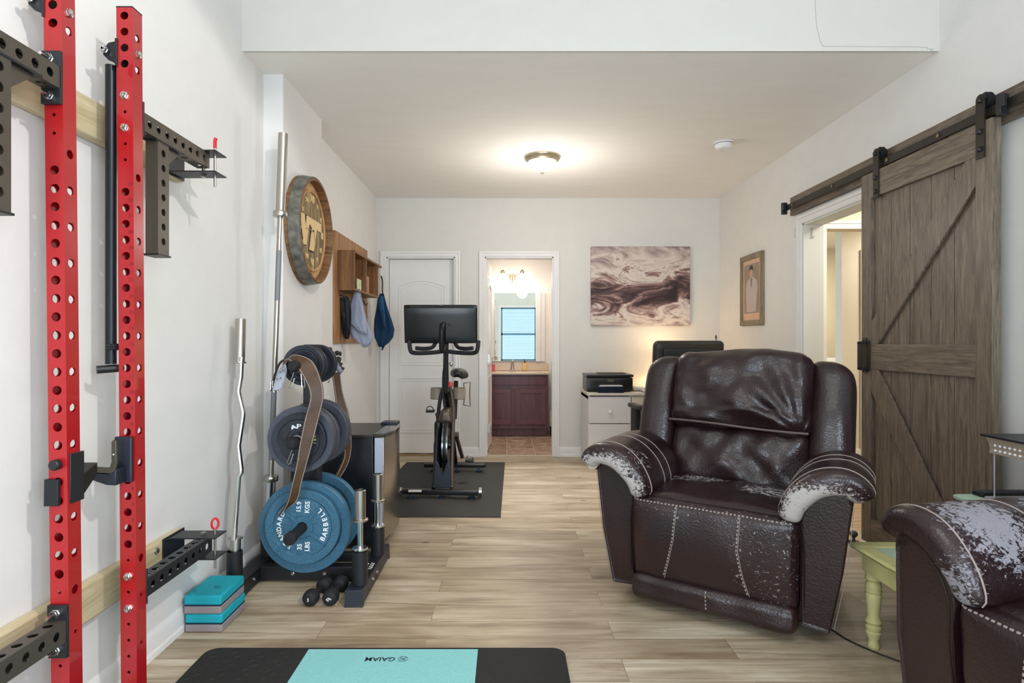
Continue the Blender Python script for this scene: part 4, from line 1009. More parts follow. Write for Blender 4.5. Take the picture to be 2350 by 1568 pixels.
ribbon(A,0,[Vector((-.006,.03,.0)),Vector((-.022,.012,-.006)),Vector((-.032,.006,-.008)),Vector((-.022,.006,-.004))],.005,gry,'belt_tongue',LB)
hm=MB()
for x_,y_ in ((643,854),(650,850),(636,870),(644,868)): hm.cyl(at(x_,y_,2.775),at(x_,y_,2.79),.003,seg=8)
hm.build('eyelet',bl2,LB)
MB().tube(bez([at(660,826,2.78),at(645,832,2.77),at(634,850,2.775),at(626,880,2.79),at(622,898,2.80)]),.007,8).box(*[c for p in [(0,0)] for c in ()],) if False else MB().tube(bez([at(662,824,2.80),at(646,830,2.785),at(636,846,2.785),at(628,872,2.79),at(623,898,2.795)]),.0055,8).build('keeper_strap',bl2,LB)
MB().tube([at(622,876,2.785),at(626,874,2.785),at(625,890,2.785),at(621,896,2.785)],.0016,6,closed=True).build('buckle',chr_m,LB)
# second strap hanging behind
L2=thing('leather_strap','long brown leather strap with white stitching hanging behind the plates, beside the fridge','belt',(PX+.3,3.17,.45))
A=[at(771,855,3.16),at(777,900,3.18),at(787,950,3.19),at(795,1000,3.19),at(797,1040,3.19),at(788,1070,3.18),at(772,1098,3.17),at(762,1112,3.16)]
ribbon(A,0,[Vector((.018,.012,0))]*2+[Vector((.026,.016,0)),Vector((.020,.02,0)),Vector((.012,.02,.004)),Vector((.016,.02,.008)),Vector((.018,.018,.010)),Vector((.016,.016,.01))],.004,bm1,'strap',L2,wst)
# gloves and carabiner on the rear of the top peg
GL=thing('workout_glove','grey and black fingerless workout glove hung on the rear of the top peg','glove',(PX+.21,3.16,1.0))
MB().tube(bez([at(752,808,3.17),at(762,812,3.16),at(768,830,3.16),at(778,848,3.16),at(784,853,3.17)]),[.012]*8+[.016]*17+[.014]*8,10).build('wrist_strap',mat('glove_grey','#7c7e8c',.8,bump=.3,bscale=300),GL)
g=MB()
for a,b_,r in (((772,810),(782,812),.014),((776,822),(780,838),.017),((778,836),(788,848),.011),((756,800),(766,812),.012)):
    g.tube(bez([at(*a,3.18),at((a[0]+b_[0])/2,(a[1]+b_[1])/2+1,3.165),at(*b_,3.17)],4),[r*(.75+.25*math.sin(i*1.1)) for i in range(9)],10)
g.build('glove_body',mat('glove_black','#24221f',.7,bump=.4,bscale=200),GL)
tag(MB().tube([at(753,868,3.14)+Vector((.010*math.cos(t),0,.022*math.sin(t))) for t in [2*PI*k/18 for k in range(18)]],.003,7,closed=True).tube([at(751,860,3.14),at(749,852,3.14)],.004,6).build('carabiner',stl_m),'small steel carabiner hanging below the rear plates of the top peg','clip')
# ---------------------------------------------------------------- bars
def bartilt(p0,p1): p0=Vector(p0);p1=Vector(p1); return p0,(p1-p0).normalized(),(p1-p0).length
BB=thing('barbell','long steel barbell standing in the rear holder, leaning on the wall beside the clock','barbell',(-1.275,3.17,.08))
p0,d,L=bartilt((-1.270,3.165,.085),(-1.205,3.205,2.335))
def on(a): return p0+d*a
MB().cyl(on(0),on(.385),.025,seg=28).build('sleeve',chr_m,BB)
MB().lathe([(0,0),(.034,0),(.037,.004),(.037,.028),(.034,.032),(0,.032)],on(.385),d).build('collar',stl_m,BB)
MB().cyl(on(.417),on(1.82),.014,seg=20).build('shaft',stl_m,BB)
for a,b_ in ((.50,.86),(1.35,1.62)): MB().cyl(on(a),on(b_),.0143,seg=20).build('knurling',knurl_m,BB)
MB().lathe([(0,0),(.034,0),(.037,.004),(.037,.028),(.034,.032),(0,.032)],on(1.80),d).build('collar',stl_m,BB)
MB().cyl(on(1.83),on(L),.025,seg=28).build('sleeve',stl_m,BB)
EZ=thing('curl_bar','chrome zigzag curl bar standing in the front left holder of the plate tree','barbell',(-1.275,2.785,.08))
b0=Vector((-1.275,2.785,.09)); b1=Vector((-1.300,2.905,1.325)); 
def oz(z,dx=0): 
    t=(z-.09)/(1.325-.09); p=b0.lerp(b1,t); return p+Vector((dx,0,0))
MB().cyl(oz(.09),oz(.285),.0245,seg=24).lathe([(0,0),(.032,0),(.032,.008),(0,.008)],oz(.285),b1-b0).build('sleeve',stl_m,EZ)
Q=[oz(.29),oz(.44),oz(.52),oz(.60,-.006),oz(.68,.012),oz(.76,.022),oz(.86,.014),oz(.93,-.004),oz(1.0,-.006),oz(1.07,.008),oz(1.15,.003)]
Q=[oz(z,dx) for z,dx in ((.29,0),(.50,.004),(.66,.012),(.70,.026),(.72,.030),(.80,.014),(.86,.002),(.92,.008),(1.0,.004),(1.14,0))]
Q=[oz(z,dx) for z,dx in ((.29,0),(.47,.0),(.485,.0),(.655,.022),(.67,.022),(.80,.0),(.815,.0),(.93,.016),(.94,.016),(1.12,.0))]
Q=[at(x_,y_,2.785+(1215-y_)/440*.1) for x_,y_ in ((537,1240),(540,1193),(547,1095),(553,1085),(553,1078),(547,1030),(547,1022),(557,955),(557,945),(547,903),(547,895),(552,865),(554,820))]
MB().tube(Q,.0125,14).build('zigzag_shaft',chr_m,EZ)
MB().cyl(oz(1.115),oz(1.325),.0245,seg=28).lathe([(0,0),(.031,0),(.031,.006),(0,.006)],oz(1.11),b1-b0).build('sleeve',stl_m,EZ)
def dbh(label,x,y,z0):
    t=thing('dumbbell_bar',label,'dumbbell bar',(x,y,.08))
    MB().cyl((x,y,.082),(x,y,z0),.0245,seg=28).lathe([(0,0),(.0345,0),(.037,.003),(.037,.010),(.0345,.013),(0,.013)],(x,y,z0),(0,0,1)).build('sleeve',chr_m,t)
    MB().cyl((x,y,z0+.012),(x,y,z0+.138),.0135,seg=20).build('grip',chr_m,t)
    MB().lathe([(0,0),(.034,0),(.037,.003),(.037,.009),(.034,.012),(.026,.013),(.026,.145),(.0225,.148),(.0225,.12),(0,.12)],(x,y,z0+.135),(0,0,1),32).build('sleeve',stl_m,t)
dbh('short chrome dumbbell handle in the front right holder of the plate tree',-.690,2.80,.235)
dbh('short chrome dumbbell handle in the rear right holder, in front of the fridge',-.690,3.18,.225)
# small dumbbells
def dumb(label,x,y,s_,yaw):
    t=thing('dumbbell',label,'dumbbell',(x,y,.0),yaw,'small black dumbbells'); R=.0365
    for yy in (-.072,.072):
        pr=[(0,-.034),(.018,-.034),(.028,-.030),(.034,-.020),(R,-.006),(R,.006),(.034,.018),(.026,.028),(.014,.034),(0,.034)]
        if yy>0: pr=[(r,-h) for r,h in pr][::-1]
        MB().lathe(pr,(0,yy,R),(0,1,0),32).build('head',rub_m,t,local=True)
    MB().lathe([(0,-.06),(.0135,-.05),(.0145,0),(.0135,.05),(0,.06)],(0,0,R),(0,1,0)).build('handle',rub_m,t,local=True)
    if s_: 
        g=text(s_,.020,(0,0,0),(1,0,0),(0,0,1),wht_m,None,'printed_number',th=.0004); g.data.transform(Matrix.Translation((0,-.1064,R))); g.parent=t
    else:
        q=MB().tube([Vector((.008*math.cos(a),-.1065,R+.007*math.sin(a))) for a in [2*PI*k/16 for k in range(13)]],.0016,6)
        q.prism([(-.014,-.003),(-.006,-.001),(-.007,.006)],(0,-.1065,R),(1,0,0),(0,0,1),-.0005); q.prism([(.014,.003),(.006,.003),(.006,-.004)],(0,-.1065,R),(1,0,0),(0,0,1),-.0005); q.ball((0,-.1065,R),.0028,seg=8)
        q.build('printed_emblem',wht_m,t,local=True)
dumb('small black dumbbell marked 3 on the floor in front of the plate tree',-.893,2.815,'3',math.radians(-7))
dumb('small black dumbbell with a round white emblem, beside the one marked 3',-.810,2.822,None,math.radians(-2))
# ---------------------------------------------------------------- foam blocks
teal=mat('teal_foam','#13a0b0',.75,bump=.15,bscale=300,stretch=(1,.2,1)); gfo=mat('grey_foam','#8f8688',.8,bump=.3,bscale=150,var=.08,vscale=200); nv=mat('navy_layer','#1c2a44',.7)
for k,(lab,dx,dy) in enumerate((('teal and grey foam yoga block at the bottom of the stack by the left wall',.003,.003),('teal and grey foam yoga block on top of the stack, with a small leaf logo',0,0))):
    zb=.0005+k*.0775
    t=thing('yoga_block',lab,'yoga block',(-1.27+dx,2.592+dy,zb),0)
    X0,X1,Y0,Y1=-.078,.078,-.112,.112
    MB().box(X0,X1,Y0,Y1,0,.0335).build('grey_half',gfo,t,local=True,bevel=.006)
    MB().box(X0+.002,X1-.002,Y0+.002,Y1-.002,.033,.037).build('navy_layer',nv,t,local=True)
    MB().box(X0,X1,Y0,Y1,.0365,.077).build('teal_half',teal,t,local=True,bevel=.008)
    if k:
        q=MB()
        for a in (20,60,100,150): 
            a=math.radians(a); d=Vector((math.cos(a),math.sin(a),0)); e=Vector((-d.y,d.x,0)); c=Vector((.01,-.02,.0775))
            q.tube([c,c+d*.012+e*.004,c+d*.022,c+d*.012-e*.004],.0006,5,closed=True)
        for i in range(5): q.tube([Vector((.012+i*.006,-.032,.0775)),Vector((.015+i*.006,-.027,.0775)),Vector((.016+i*.006,-.033,.0775))],.0006,5)
        q.build('leaf_logo',mat('logo_ink','#0e5560',.6),t,local=True)
# ---------------------------------------------------------------- floor mats
MT=thing('rubber_floor_mat','black rubber mat with a raised tread pattern at the bottom of the photo','mat',(-.475,1.55,0))
def fm(p):
    q=p.copy(); return q+Vector((-.475,1.55,.0065))
def rrect(x0,x1,y0,y1,r,n=8):
    P=[]
    for cx,cy_,a0 in ((x1-r,y1-r,0),(x0+r,y1-r,90),(x0+r,y0+r,180),(x1-r,y0+r,270)):
        for k in range(n+1): a=math.radians(a0+90*k/n); P.append((cx+r*math.cos(a),cy_+r*math.sin(a)))
    return P
mrb=mat('mat_rubber','#211f1e',.75,bump=.2,bscale=200)
tr=MB().prism(rrect(-1.17,.225,.72,2.338,.05),(0,0,.0005),(1,0,0),(0,1,0),.012)
i=0; yy=2.30
while yy>1.95:
    xx=-1.14+(.022 if i%2 else 0)
    while xx<.20:
        a=math.radians(35 if (int(round((xx+2)/.045))+i)%2 else -35); d=Vector((math.cos(a)*.016,math.sin(a)*.016,0)); e=Vector((-d.y,d.x,0))*.22; c=Vector((xx,yy,.0122))
        if not(-.775<xx<-.10): tr.add([c-d,c-e,c+d,c+e,c+Vector((0,0,.0032))],[(0,1,4),(1,2,4),(2,3,4),(3,0,4)])
        xx+=.045
    yy-=.030; i+=1
tr.build('mat_sheet',mrb,MT,ang=20)
YM=thing('yoga_mat','turquoise yoga mat lying on the black rubber mat','mat',(-.44,1.55,.0125))
MB().box(-.772,-.112,.75,2.318,.0126,.0176).build('mat_sheet',mat('turquoise_mat','#86c5c4',.8,bump=.6,bscale=160,var=.05,vscale=150),YM,bevel=.001)
ink=mat('mat_ink','#1d2b33',.7)
text('GAIAM',.038,(-.478,2.245,.0178),(-1,0,0),(0,-1,0),ink,YM,'printed_lettering',th=.0002,sx=.98,shear=0)
q=MB(); cc=Vector((-.392,2.245,.0178))
q.tube([cc+Vector((.018*math.cos(a),.018*math.sin(a),0)) for a in [2*PI*k/28 for k in range(28)]],.0008,5,closed=True)
for k in range(8):
    a=2*PI*k/8; d=Vector((math.cos(a),math.sin(a),0)); e=Vector((-d.y,d.x,0)); q.tube([cc,cc+d*.009+e*.0045,cc+d*.0165,cc+d*.009-e*.0045],.0007,5,closed=True)
q.build('printed_emblem',ink,YM)
# ================================================================ WALL CLOCK made from a barrel end
CK=thing('barrel_clock','wall clock made of a wooden barrel end with a dark metal hoop and Roman numerals','clock',(-1.26,3.69,1.90))
ck=(-1.259,3.69,1.90)
stave=m_wood('barrel_stave','#4c3320','#7a5a3c','#93704a','x',rough=.7,scale=1.5)
hoop=mat('galvanised_hoop','#6f6e66',.5,metal=.35,var=.45,vscale=22,bump=.2,bscale=80)
MB().lathe([(.308,0),(.333,0),(.327,.05),(.318,.088),(.304,.088),(.300,.055),(.300,.0)],ck,(1,0,0),72).build('barrel_rim',m_wood('barrel_stave2','#4a3322','#775638','#936c46','x',rough=.7),CK,ang=30)
MB().lathe([(.333,.022),(.3345,.022),(.3255,.084),(.3215,.084)],ck,(1,0,0),72).build('metal_hoop',hoop,CK,ang=60)
MB().lathe([(0,.038),(.300,.038),(.300,.02),(0,.02)],ck,(1,0,0),72).build('barrel_head',m_wood('barrel_head_wood','#b0834f','#c99c66','#dcb37f','z',rough=.55,scale=.7),CK)
MB().lathe([(0,.050),(.236,.050),(.236,.038),(0,.038)],ck,(1,0,0),72).build('dial',m_wood('dial_oak','#33281c','#75603f','#b59a6c','z',rough=.7,scale=1.2),CK)
MB().lathe([(.236,.038),(.236,.056),(.244,.060),(.252,.056),(.252,.038)],ck,(1,0,0),72).build('dial_ring',m_wood('dial_ring_wood','#9b7444','#b98c58','#c99f6b','z',scale=.6),CK)
lt=mat('pale_birch','#dfc08c',.55); fx=-1.259+.0505
def cpoly(P,nm,m_,o=.006): return MB().prism(P,(fx,3.69,1.90),(0,1,0),(0,0,1),o).build(nm,m_,CK)
bo=mat('burnt_edge','#2a1d12',.7)
V1=[(-.225,.075),(-.150,.075),(-.128,-.005),(-.108,.075),(.165,.075),(.165,.018),(.098,.018),(.092,.03),(.082,.03),(.020,-.125),(-.062,-.125),(-.012,.018),(-.03,.018),(-.045,.035),(-.07,.02),(-.118,-.105),(-.162,-.105)]
cpoly([(a*1.03-.003,b_*1.06) for a,b_ in V1],'emblem_edge',bo,.003); cpoly(V1,'emblem',lt)
num=['XII','I','II','III','IV','V','VI','VII','VIII','IX','X','XI']
for i,n_ in enumerate(num):
    a=math.radians(90-30*i); r_=.195; sz=.062 if i%3==0 else .042
    text(n_,sz,(fx+.002,3.69+r_*math.cos(a),1.90+r_*math.sin(a)),(0,1,0),(0,0,1),lt,CK,'numeral',th=.002)
hm_=mat('clock_hand_brown','#3a2a1c',.4)
MB().beam((fx+.009,3.69,1.90),(fx+.009,3.56,1.895),.004,.001,up=(1,0,0)).build('hour_hand',mat('clock_hand_tan','#8a7a5f',.4),CK)
MB().beam((fx+.011,3.69,1.90),(fx+.011,3.75,1.80),.0025,.001,up=(1,0,0)).cyl((fx,3.69,1.9),(fx+.013,3.69,1.9),.006).build('minute_hand',hm_,CK)
# ================================================================ WALL SHELF
WS=thing('wall_shelf','stained pine wall shelf with open cubbies and hooks, on the left wall past the clock','shelf',(XL,5.2,1.2))
xo=-1.213; xb=XL+.022
bk=MB(); nbd=9
for i in range(nbd): 
    y=4.68+i*.12; bk.box(XL,xb,y+.001,y+.119,1.20,2.09)
bk.build('backboard',shelfb_m,WS,bevel=.001)
for a,b_ in ((4.74,4.757),(5.14,5.157),(5.60,5.617)): MB().box(xb,xo,a,b_,1.64,1.925).build('divider',shelf_m,WS,bevel=.001)
MB().box(xb,xo,4.74,5.78,1.925,1.943).build('top_board',shelf_m,WS,bevel=.001)
MB().box(xb,xo,4.74,5.617,1.622,1.64).build('bottom_board',shelf_m,WS,bevel=.001)
for y in (4.80,4.95,5.30,5.50): MB().tube(bez([(xb,y,1.58),(xb+.02,y,1.585),(xb+.035,y,1.56),(xb+.05,y,1.545),(xb+.06,y,1.57)],4),.004,7).build('hook',blk_m,WS)
MB().tube(bez([(xo-.01,5.785,1.85),(xo,5.80,1.80),(xo,5.80,1.70),(xo+.01,5.81,1.66),(xo,5.83,1.68)],4),.007,8).build('hook',blk_m,WS)
tag(MB().box(-1.245,-1.240,4.93,5.07,1.641,1.735).build('greeting_card',mat('card_green','#b9d3a6',.6,var=.5,vscale=30,col2='#e0e6c4')),'pale green patterned card standing in the first cubby of the wall shelf','card')
for i,(cc,y,h_) in enumerate((('#c8b7a0',5.20,.15),('#b5553c',5.235,.12),('#cf9a86',5.262,.145))):
    tag(MB().box(-1.32,-1.225,y,y+.022,1.6405,1.6405+h_).build('book',mat('book_cover'+cc,cc,.5),bevel=.001),['pale upright book in the second cubby of the wall shelf','short brick-red book between the two taller ones in the cubby','pinkish upright book at the far end of the row'][i],'book','small books in the second cubby')
# bottle pouch / gloves hanging
def cloth_obj(name,label,cat,outline,m_,y,depth,par=None,fold=1.0,seed=0):
    """hanging cloth: outline rows [(z,xl,xr)] measured in the y-plane, turned into a folded closed sheet"""
    t=None; mb=MB(); n=26; V=[];Fc=[]; R=[]
    rows=[]
    for k in range(len(outline)-1):
        for j in range(5):
            f=j/5; rows.append([outline[k][i]*(1-f)+outline[k+1][i]*f for i in range(3)])
    rows.append(list(outline[-1]))
    for ri,(z,xl,xr) in enumerate(rows):
        wdt=xr-xl; dp=min(depth,wdt*.6+.01)
        for i in range(n):
            a=2*PI*i/n; cx=(xl+xr)/2+math.cos(a)*wdt/2
            fl=math.sin(math.cos(a)*9+ri*.12+seed)*.012*fold*min(1,ri/8)
            V.append(Vector((cx,y+math.sin(a)*dp*.5+fl,z+ (math.sin(cx*40+seed)*.004))))
    for r in range(len(rows)-1):
        for i in range(n): Fc.append((r*n+i,r*n+(i+1)%n,(r+1)*n+(i+1)%n,(r+1)*n+i))
    Fc+=[tuple(range(n)),tuple(range((len(rows)-1)*n,len(rows)*n))]
    mb.add(V,Fc); return mb
def rowsat(Y,R): 
    out=[]
    for py,x0_,x1_ in R: out.append((at(0,py,Y).z,at(x0_,py,Y).x,at(x1_,py,Y).x))
    return out
bb=cloth_obj('x','','',rowsat(4.82,[(683,776,797),(690,774,803),(715,776,806),(740,781,806),(765,785,804),(777,789,800)]),None,4.83,.06)
go=thing('hanging_gloves','black padded gloves hanging from the nearest hook of the wall shelf','gloves',(-1.3,4.87,1.24))
bb.build('glove_body',mat('glove_fabric','#1b1b1d',.7,bump=.2,bscale=100),go)
MB().tube(bez([at(780,735,4.86),at(779,750,4.86),at(776,765,4.86)]),.011,8).build('strap',MATS['glove_fabric'],go)
MB().box(*[v for v in (at(774,0,4.83).x,at(783,0,4.83).x,4.825,4.835,at(0,692,4.83).z,at(0,684,4.83).z)]).build('care_label',wht_m,go)
tw=mat('grey_blue_towel','#a3abc0',.95,bump=.8,bscale=350,var=.06,vscale=60); nt_=mat('navy_towel','#20456b',.95,bump=.8,bscale=350,var=.12,vscale=50)
TWL=thing('hand_towel','light grey-blue towel hanging in a point from the wall shelf','towel',(-1.22,5.0,1.16))
cloth_obj('','','',rowsat(4.98,[(663,813,825),(680,809,829),(710,803,836),(740,797,843),(760,799,851),(775,806,855),(788,822,850),(797,832,838)]),None,4.99,.07,seed=1).build('towel_cloth',tw,TWL,ang=180)
cloth_obj('','','',rowsat(4.93,[(668,814,824),(700,802,832),(722,795,838),(735,793,840),(745,806,841),(757,822,841),(768,838,842)]),None,4.93,.05,seed=3,fold=.6).build('front_fold',tw,TWL,ang=180)
TW2=thing('hand_towel','navy blue towel hanging from the far end of the wall shelf','towel',(-1.2,5.83,1.13))
cloth_obj('','','',rowsat(5.83,[(674,872,880),(685,866,883),(710,862,890),(735,857,898),(757,856,904),(775,858,901),(785,863,893),(797,868,876)]),None,5.85,.07,seed=2).build('towel_cloth',nt_,TW2,ang=180)
cloth_obj('','','',rowsat(5.79,[(680,870,879),(700,869,881),(720,873,883),(740,878,884),(752,880,885)]),None,5.79,.03,seed=5,fold=.5).build('front_fold',mat('navy_towel_light','#2f5b80',.95,bump=.6,bscale=300),TW2,ang=180)
cloth_obj('','','',rowsat(5.87,[(740,885,900),(765,884,903),(780,878,892),(805,875,877)]),None,5.88,.03,seed=6,fold=.5).build('rear_fold',nt_,TW2,ang=180)
# ================================================================ MINI FRIDGE
FR=thing('mini_fridge','compact black fridge with a curved stainless steel door, on the floor against the left wall','fridge',(-.97,3.71,0))
MB().box(-1.24,-.775,3.46,3.96,.025,.66).build('cabinet',mat('fridge_black','#0f1219',.35,bump=.25,bscale=250),FR,bevel=.006)
MB().box(-1.24,-.76,3.455,3.965,.655,.672).build('top_panel',mat('fridge_top','#2b2825',.3,bump=.1,bscale=200),FR,bevel=.003)
D=[]; 
for k in range(13):
    f=k/12; D.append((-.715+.035*math.sin(PI*f),3.46+.5*f))
P=[(-.768,3.46)]+D+[(-.768,3.96)]
MB().prism(P,(0,0,.06),(1,0,0),(0,1,0),.60).build('door',mat('stainless_door','#aaa49c',.22,metal=1,bump=.05,bscale=120),FR,bevel=.004,ang=30)
MB().box(-.767,-.722,3.452,3.461,.062,.655).build('door_edge',mat('silver_trim','#a9b0bd',.4,metal=.4),FR)
P=[(-.775,3.45)]+[(x+.004,y) for x,y in D]+[(-.775,3.97)]
MB().prism(P,(0,0,.655),(1,0,0),(0,1,0),.022).build('door_cap',mat('glossy_black','#0d0f12',.12,coat=.5),FR,bevel=.004)
MB().box(-.82,-.715,3.87,3.975,.672,.688).build('hinge_cover',mat('hinge_navy','#1b2434',.3),FR,bevel=.003)
for xx,yy in ((-1.2,3.5),(-.82,3.5),(-1.2,3.92),(-.82,3.92)): MB().cyl((xx,yy,0),(xx,yy,.027),.015).build('foot',blk_m,FR)
# ================================================================ EXERCISE BIKE on its mat
tag(MB().prism(rrect(-1.10,-.01,4.13,5.95,.01),(0,0,.0005),(1,0,0),(0,1,0),.006).build('exercise_mat',mat('pvc_mat','#2c2a28',.7,bump=.3,bscale=200)),'thin black exercise mat under the exercise bike','mat') if False else tag(MB().prism([(-1.05,4.10),(-.042,4.10),(-.018,5.94),(-1.0,5.94)],(0,0,.0005),(1,0,0),(0,1,0),.006).build('exercise_mat',mat('pvc_mat','#2c2a28',.7,bump=.3,bscale=200)),'thin black exercise mat under the exercise bike','mat')
BK=thing('exercise_bike','black exercise bike with a large screen, seen from the front, on a black mat','exercise bike',(-.50,5.05,.0065))
bkm=mat('bike_black','#1a1b1e',.38,metal=.2); brz=mat('bike_grey_bronze','#5b5046',.35,metal=.6)
def bx_(px,py,Y): return at(px,py,Y)
MB().beam((-.815,4.62,.052),(-.215,4.57,.052),.065,.036).build('front_stabiliser',bkm,BK,bevel=.01)
MB().beam((-.77,5.53,.062),(-.195,5.52,.062),.06,.034).build('rear_stabiliser',bkm,BK,bevel=.01)
for x in (-.82,-.205): 
    MB().cyl((x-.010,4.60,.05),(x+.012,4.60,.05),.034).build('transport_wheel',chr_m,BK)
MB().box(-.755,-.655,4.562,4.575,.058,.072).build('warning_sticker',mat('sticker_white','#ddd6cf',.5),BK)
for x,y in ((-.74,4.58),(-.50,4.585),(-.27,4.565),(-.68,5.51),(-.46,5.5),(-.26,5.50)): MB().lathe([(0,0),(.026,0),(.028,.012),(.012,.02),(.010,.03),(0,.03)],(x,y,.0068),(0,0,1)).build('levelling_foot',mat('foot_navy','#1e2c3c',.4),BK)
# main frame: two fork blades from the front stabiliser to the neck, then back to rear stabiliser
for sg in (-1,1):
    cx=-.50
    Q=bez([(cx+sg*.070,4.62,.075),(cx+sg*.066,4.70,.20),(cx+sg*.062,4.80,.45),(cx+sg*.060,4.90,.66),(cx+sg*.035,4.95,.80),(cx+.005,4.97,.86)],5)
    MB().tube(Q,[.016]*len(Q),10).build('fork_blade',brz if sg>0 else bkm,BK)
MB().prism([(-.075,0),(.075,0),(.055,.22),(.03,.19),(0,.10),(-.03,.19),(-.055,.22)],(-.50,4.635,.075),(1,0,0),(0,0,1),.02).build('front_shroud',mat('shroud_navy','#252c36',.35),BK,bevel=.006)
MB().lathe([(.05,-.012),(.19,-.012),(.22,-.02),(.225,0),(.22,.02),(.19,.012),(.05,.012),(.05,-.012)],(-.492,4.90,.36),(1,0,0.0),56).build('flywheel_rim',bkm,BK,ang=30)
MB().lathe([(.20,-.021),(.222,-.023),(.222,.023),(.20,.021)],(-.492,4.90,.36),(1,0,0),56).cyl((-.545,4.90,.36),(-.44,4.90,.36),.03).build('flywheel',mat('flywheel_steel','#7f8388',.2,metal=1),BK)
def cg(p): return p+Vector((-.555,4.98,.40))
MB().rbox((.030,.22,.20),.03,12,lambda p:Vector((p.x-.560,p.y*(.75 if p.z>0 else 1)+4.98,p.z+.37))).build('belt_guard',bkm,BK,ang=60)
MB().rbox((.060,.10,.065),.04,12,lambda p:Vector((p.x*(1-.35*(p.z/.065))-.497,p.y+4.92,p.z+.60))).build('brake_cover',brz,BK,ang=60)
MB().tube(bez([(-.50,4.95,.80),(-.50,5.15,.60),(-.49,5.35,.30),(-.485,5.52,.09)]),.03,12).build('main_tube',bkm,BK)
MB().beam((-.51,4.92,.78),(-.495,4.86,1.22),.042,.03,up=(0,1,0)).build('handlebar_post',bkm,BK,bevel=.008)
MB().beam((-.483,4.925,.80),(-.487,4.88,1.16),.012,.03,up=(0,1,0)).build('post_slider',brz,BK)
MB().tube(bez([(-.45,5.12,.55),(-.45,5.20,.70),(-.449,5.26,.86)]),.02,12).build('seat_post',bkm,BK)
MB().rbox((.078,.13,.036),.034,14,lambda p:Vector((p.x*(1.0 if p.y>0 else 1+p.y*4.2)-.425,p.y+5.30,p.z+.925-p.x*.12+.010*math.cos(p.x*30)))).build('saddle',mat('saddle_black','#1d1b1a',.4),BK,ang=180)
hbr=mat('handlebar_rubber','#26262a',.6)
MB().tube(bez([(-.50,4.84,1.135),(-.62,4.80,1.122),(-.735,4.74,1.122),(-.765,4.72,1.145),(-.775,4.73,1.22)]),.017,12).build('handlebar',hbr,BK)
MB().tube(bez([(-.50,4.84,1.135),(-.38,4.80,1.122),(-.265,4.74,1.122),(-.235,4.72,1.145),(-.225,4.73,1.22)]),.017,12).build('handlebar',hbr,BK)
for sg in (-1,1): MB().tube(bez([(-.50+sg*.23,4.76,1.16),(-.50+sg*.16,4.79,1.155),(-.50+sg*.10,4.83,1.17),(-.50+sg*.065,4.86,1.24)]),.016,12).build('handlebar',hbr,BK)
MB().tube(bez([(-.515,4.80,1.16),(-.515,4.72,1.145),(-.512,4.69,1.29),(-.508,4.72,1.35)]),.022,12).build('screen_arm',bkm,BK)
sc=Matrix.Translation((-.528,4.76,1.352))@Matrix.Rotation(math.radians(8),4,'X')
def scr(p):
    q=p.copy()
    if q.y<0: q.x*=.965; q.z=q.z*.9-.008
    return sc@q
MB().rbox((.293,.020,.155),.008,8,scr).build('screen',mat('screen_back','#17191b',.22),BK)
MB().box(-.535,-.505,4.713,4.718,1.468,1.476).build('camera_module',mat('camera_grey','#8b8e92',.4),BK) if False else MB().rbox((.014,.004,.004),.003,4,lambda p:sc@(p+Vector((.002,-.019,.155)))).build('camera_module',mat('camera_grey','#8b8e92',.4),BK)
MB().box(-.555,-.455,4.715,4.735,1.335,1.345).build('mount_bracket',bkm,BK)
for sg in (-1,1): 
    MB().lathe([(.055,0),(.052,.09),(.049,.09),(.052,.004),(0,.0),(0,-.002),(.05,-.004)],(-.497+sg*.088+ (0.01 if sg>0 else 0),4.98,.735),(0,0,1),24).build('dumbbell_cup',mat('cup_taupe','#8a7c6d',.45),BK)
MB().ball((-.463,4.95,1.025),.019).build('tension_knob',chr_m,BK)
MB().rbox((.018,.01,.022),.008,5,lambda p:p+Vector((-.462,4.90,.86))).build('red_tag',mat('tag_red','#d9403a',.4),BK)
MB().tube(bez([(-.50,4.84,1.19),(-.485,4.83,1.12),(-.52,4.86,.95),(-.515,4.85,.72),(-.48,4.83,.55),(-.455,4.85,.50)]),.007,8).build('cable',blk_m,BK)
# bottle cage
MB().tube([(-.385,5.30,.84),(-.325,5.30,.85),(-.330,5.30,.74),(-.325,5.30,.635),(-.385,5.30,.645)],.004,6).tube([(-.385,5.30,.84),(-.375,5.30,.74),(-.385,5.30,.645)],.004,6).build('bottle_cage',blk_m,BK)
MB().beam((-.43,5.08,.40),(-.375,5.05,.22),.016,.03).cyl((-.47,5.08,.41),(-.41,5.08,.41),.03).build('crank_arm',brz,BK)
MB().beam((-.555,5.08,.41),(-.60,5.11,.60),.016,.03).build('crank_arm',bkm,BK)
for x,y,z in ((-.315,5.05,.205),(-.655,5.11,.615)):
    p=MB().box(x-.035,x+.035,y-.045,y+.045,z-.009,z+.009).build('pedal',bkm,BK,bevel=.004)
    MB().tube([Vector((x+.03*math.cos(a),y-.04,z+.01+.035*math.sin(a))) for a in [PI*k/10 for k in range(11)]],.004,6).build('toe_cage',chr_m if z<.4 else blk_m,p)
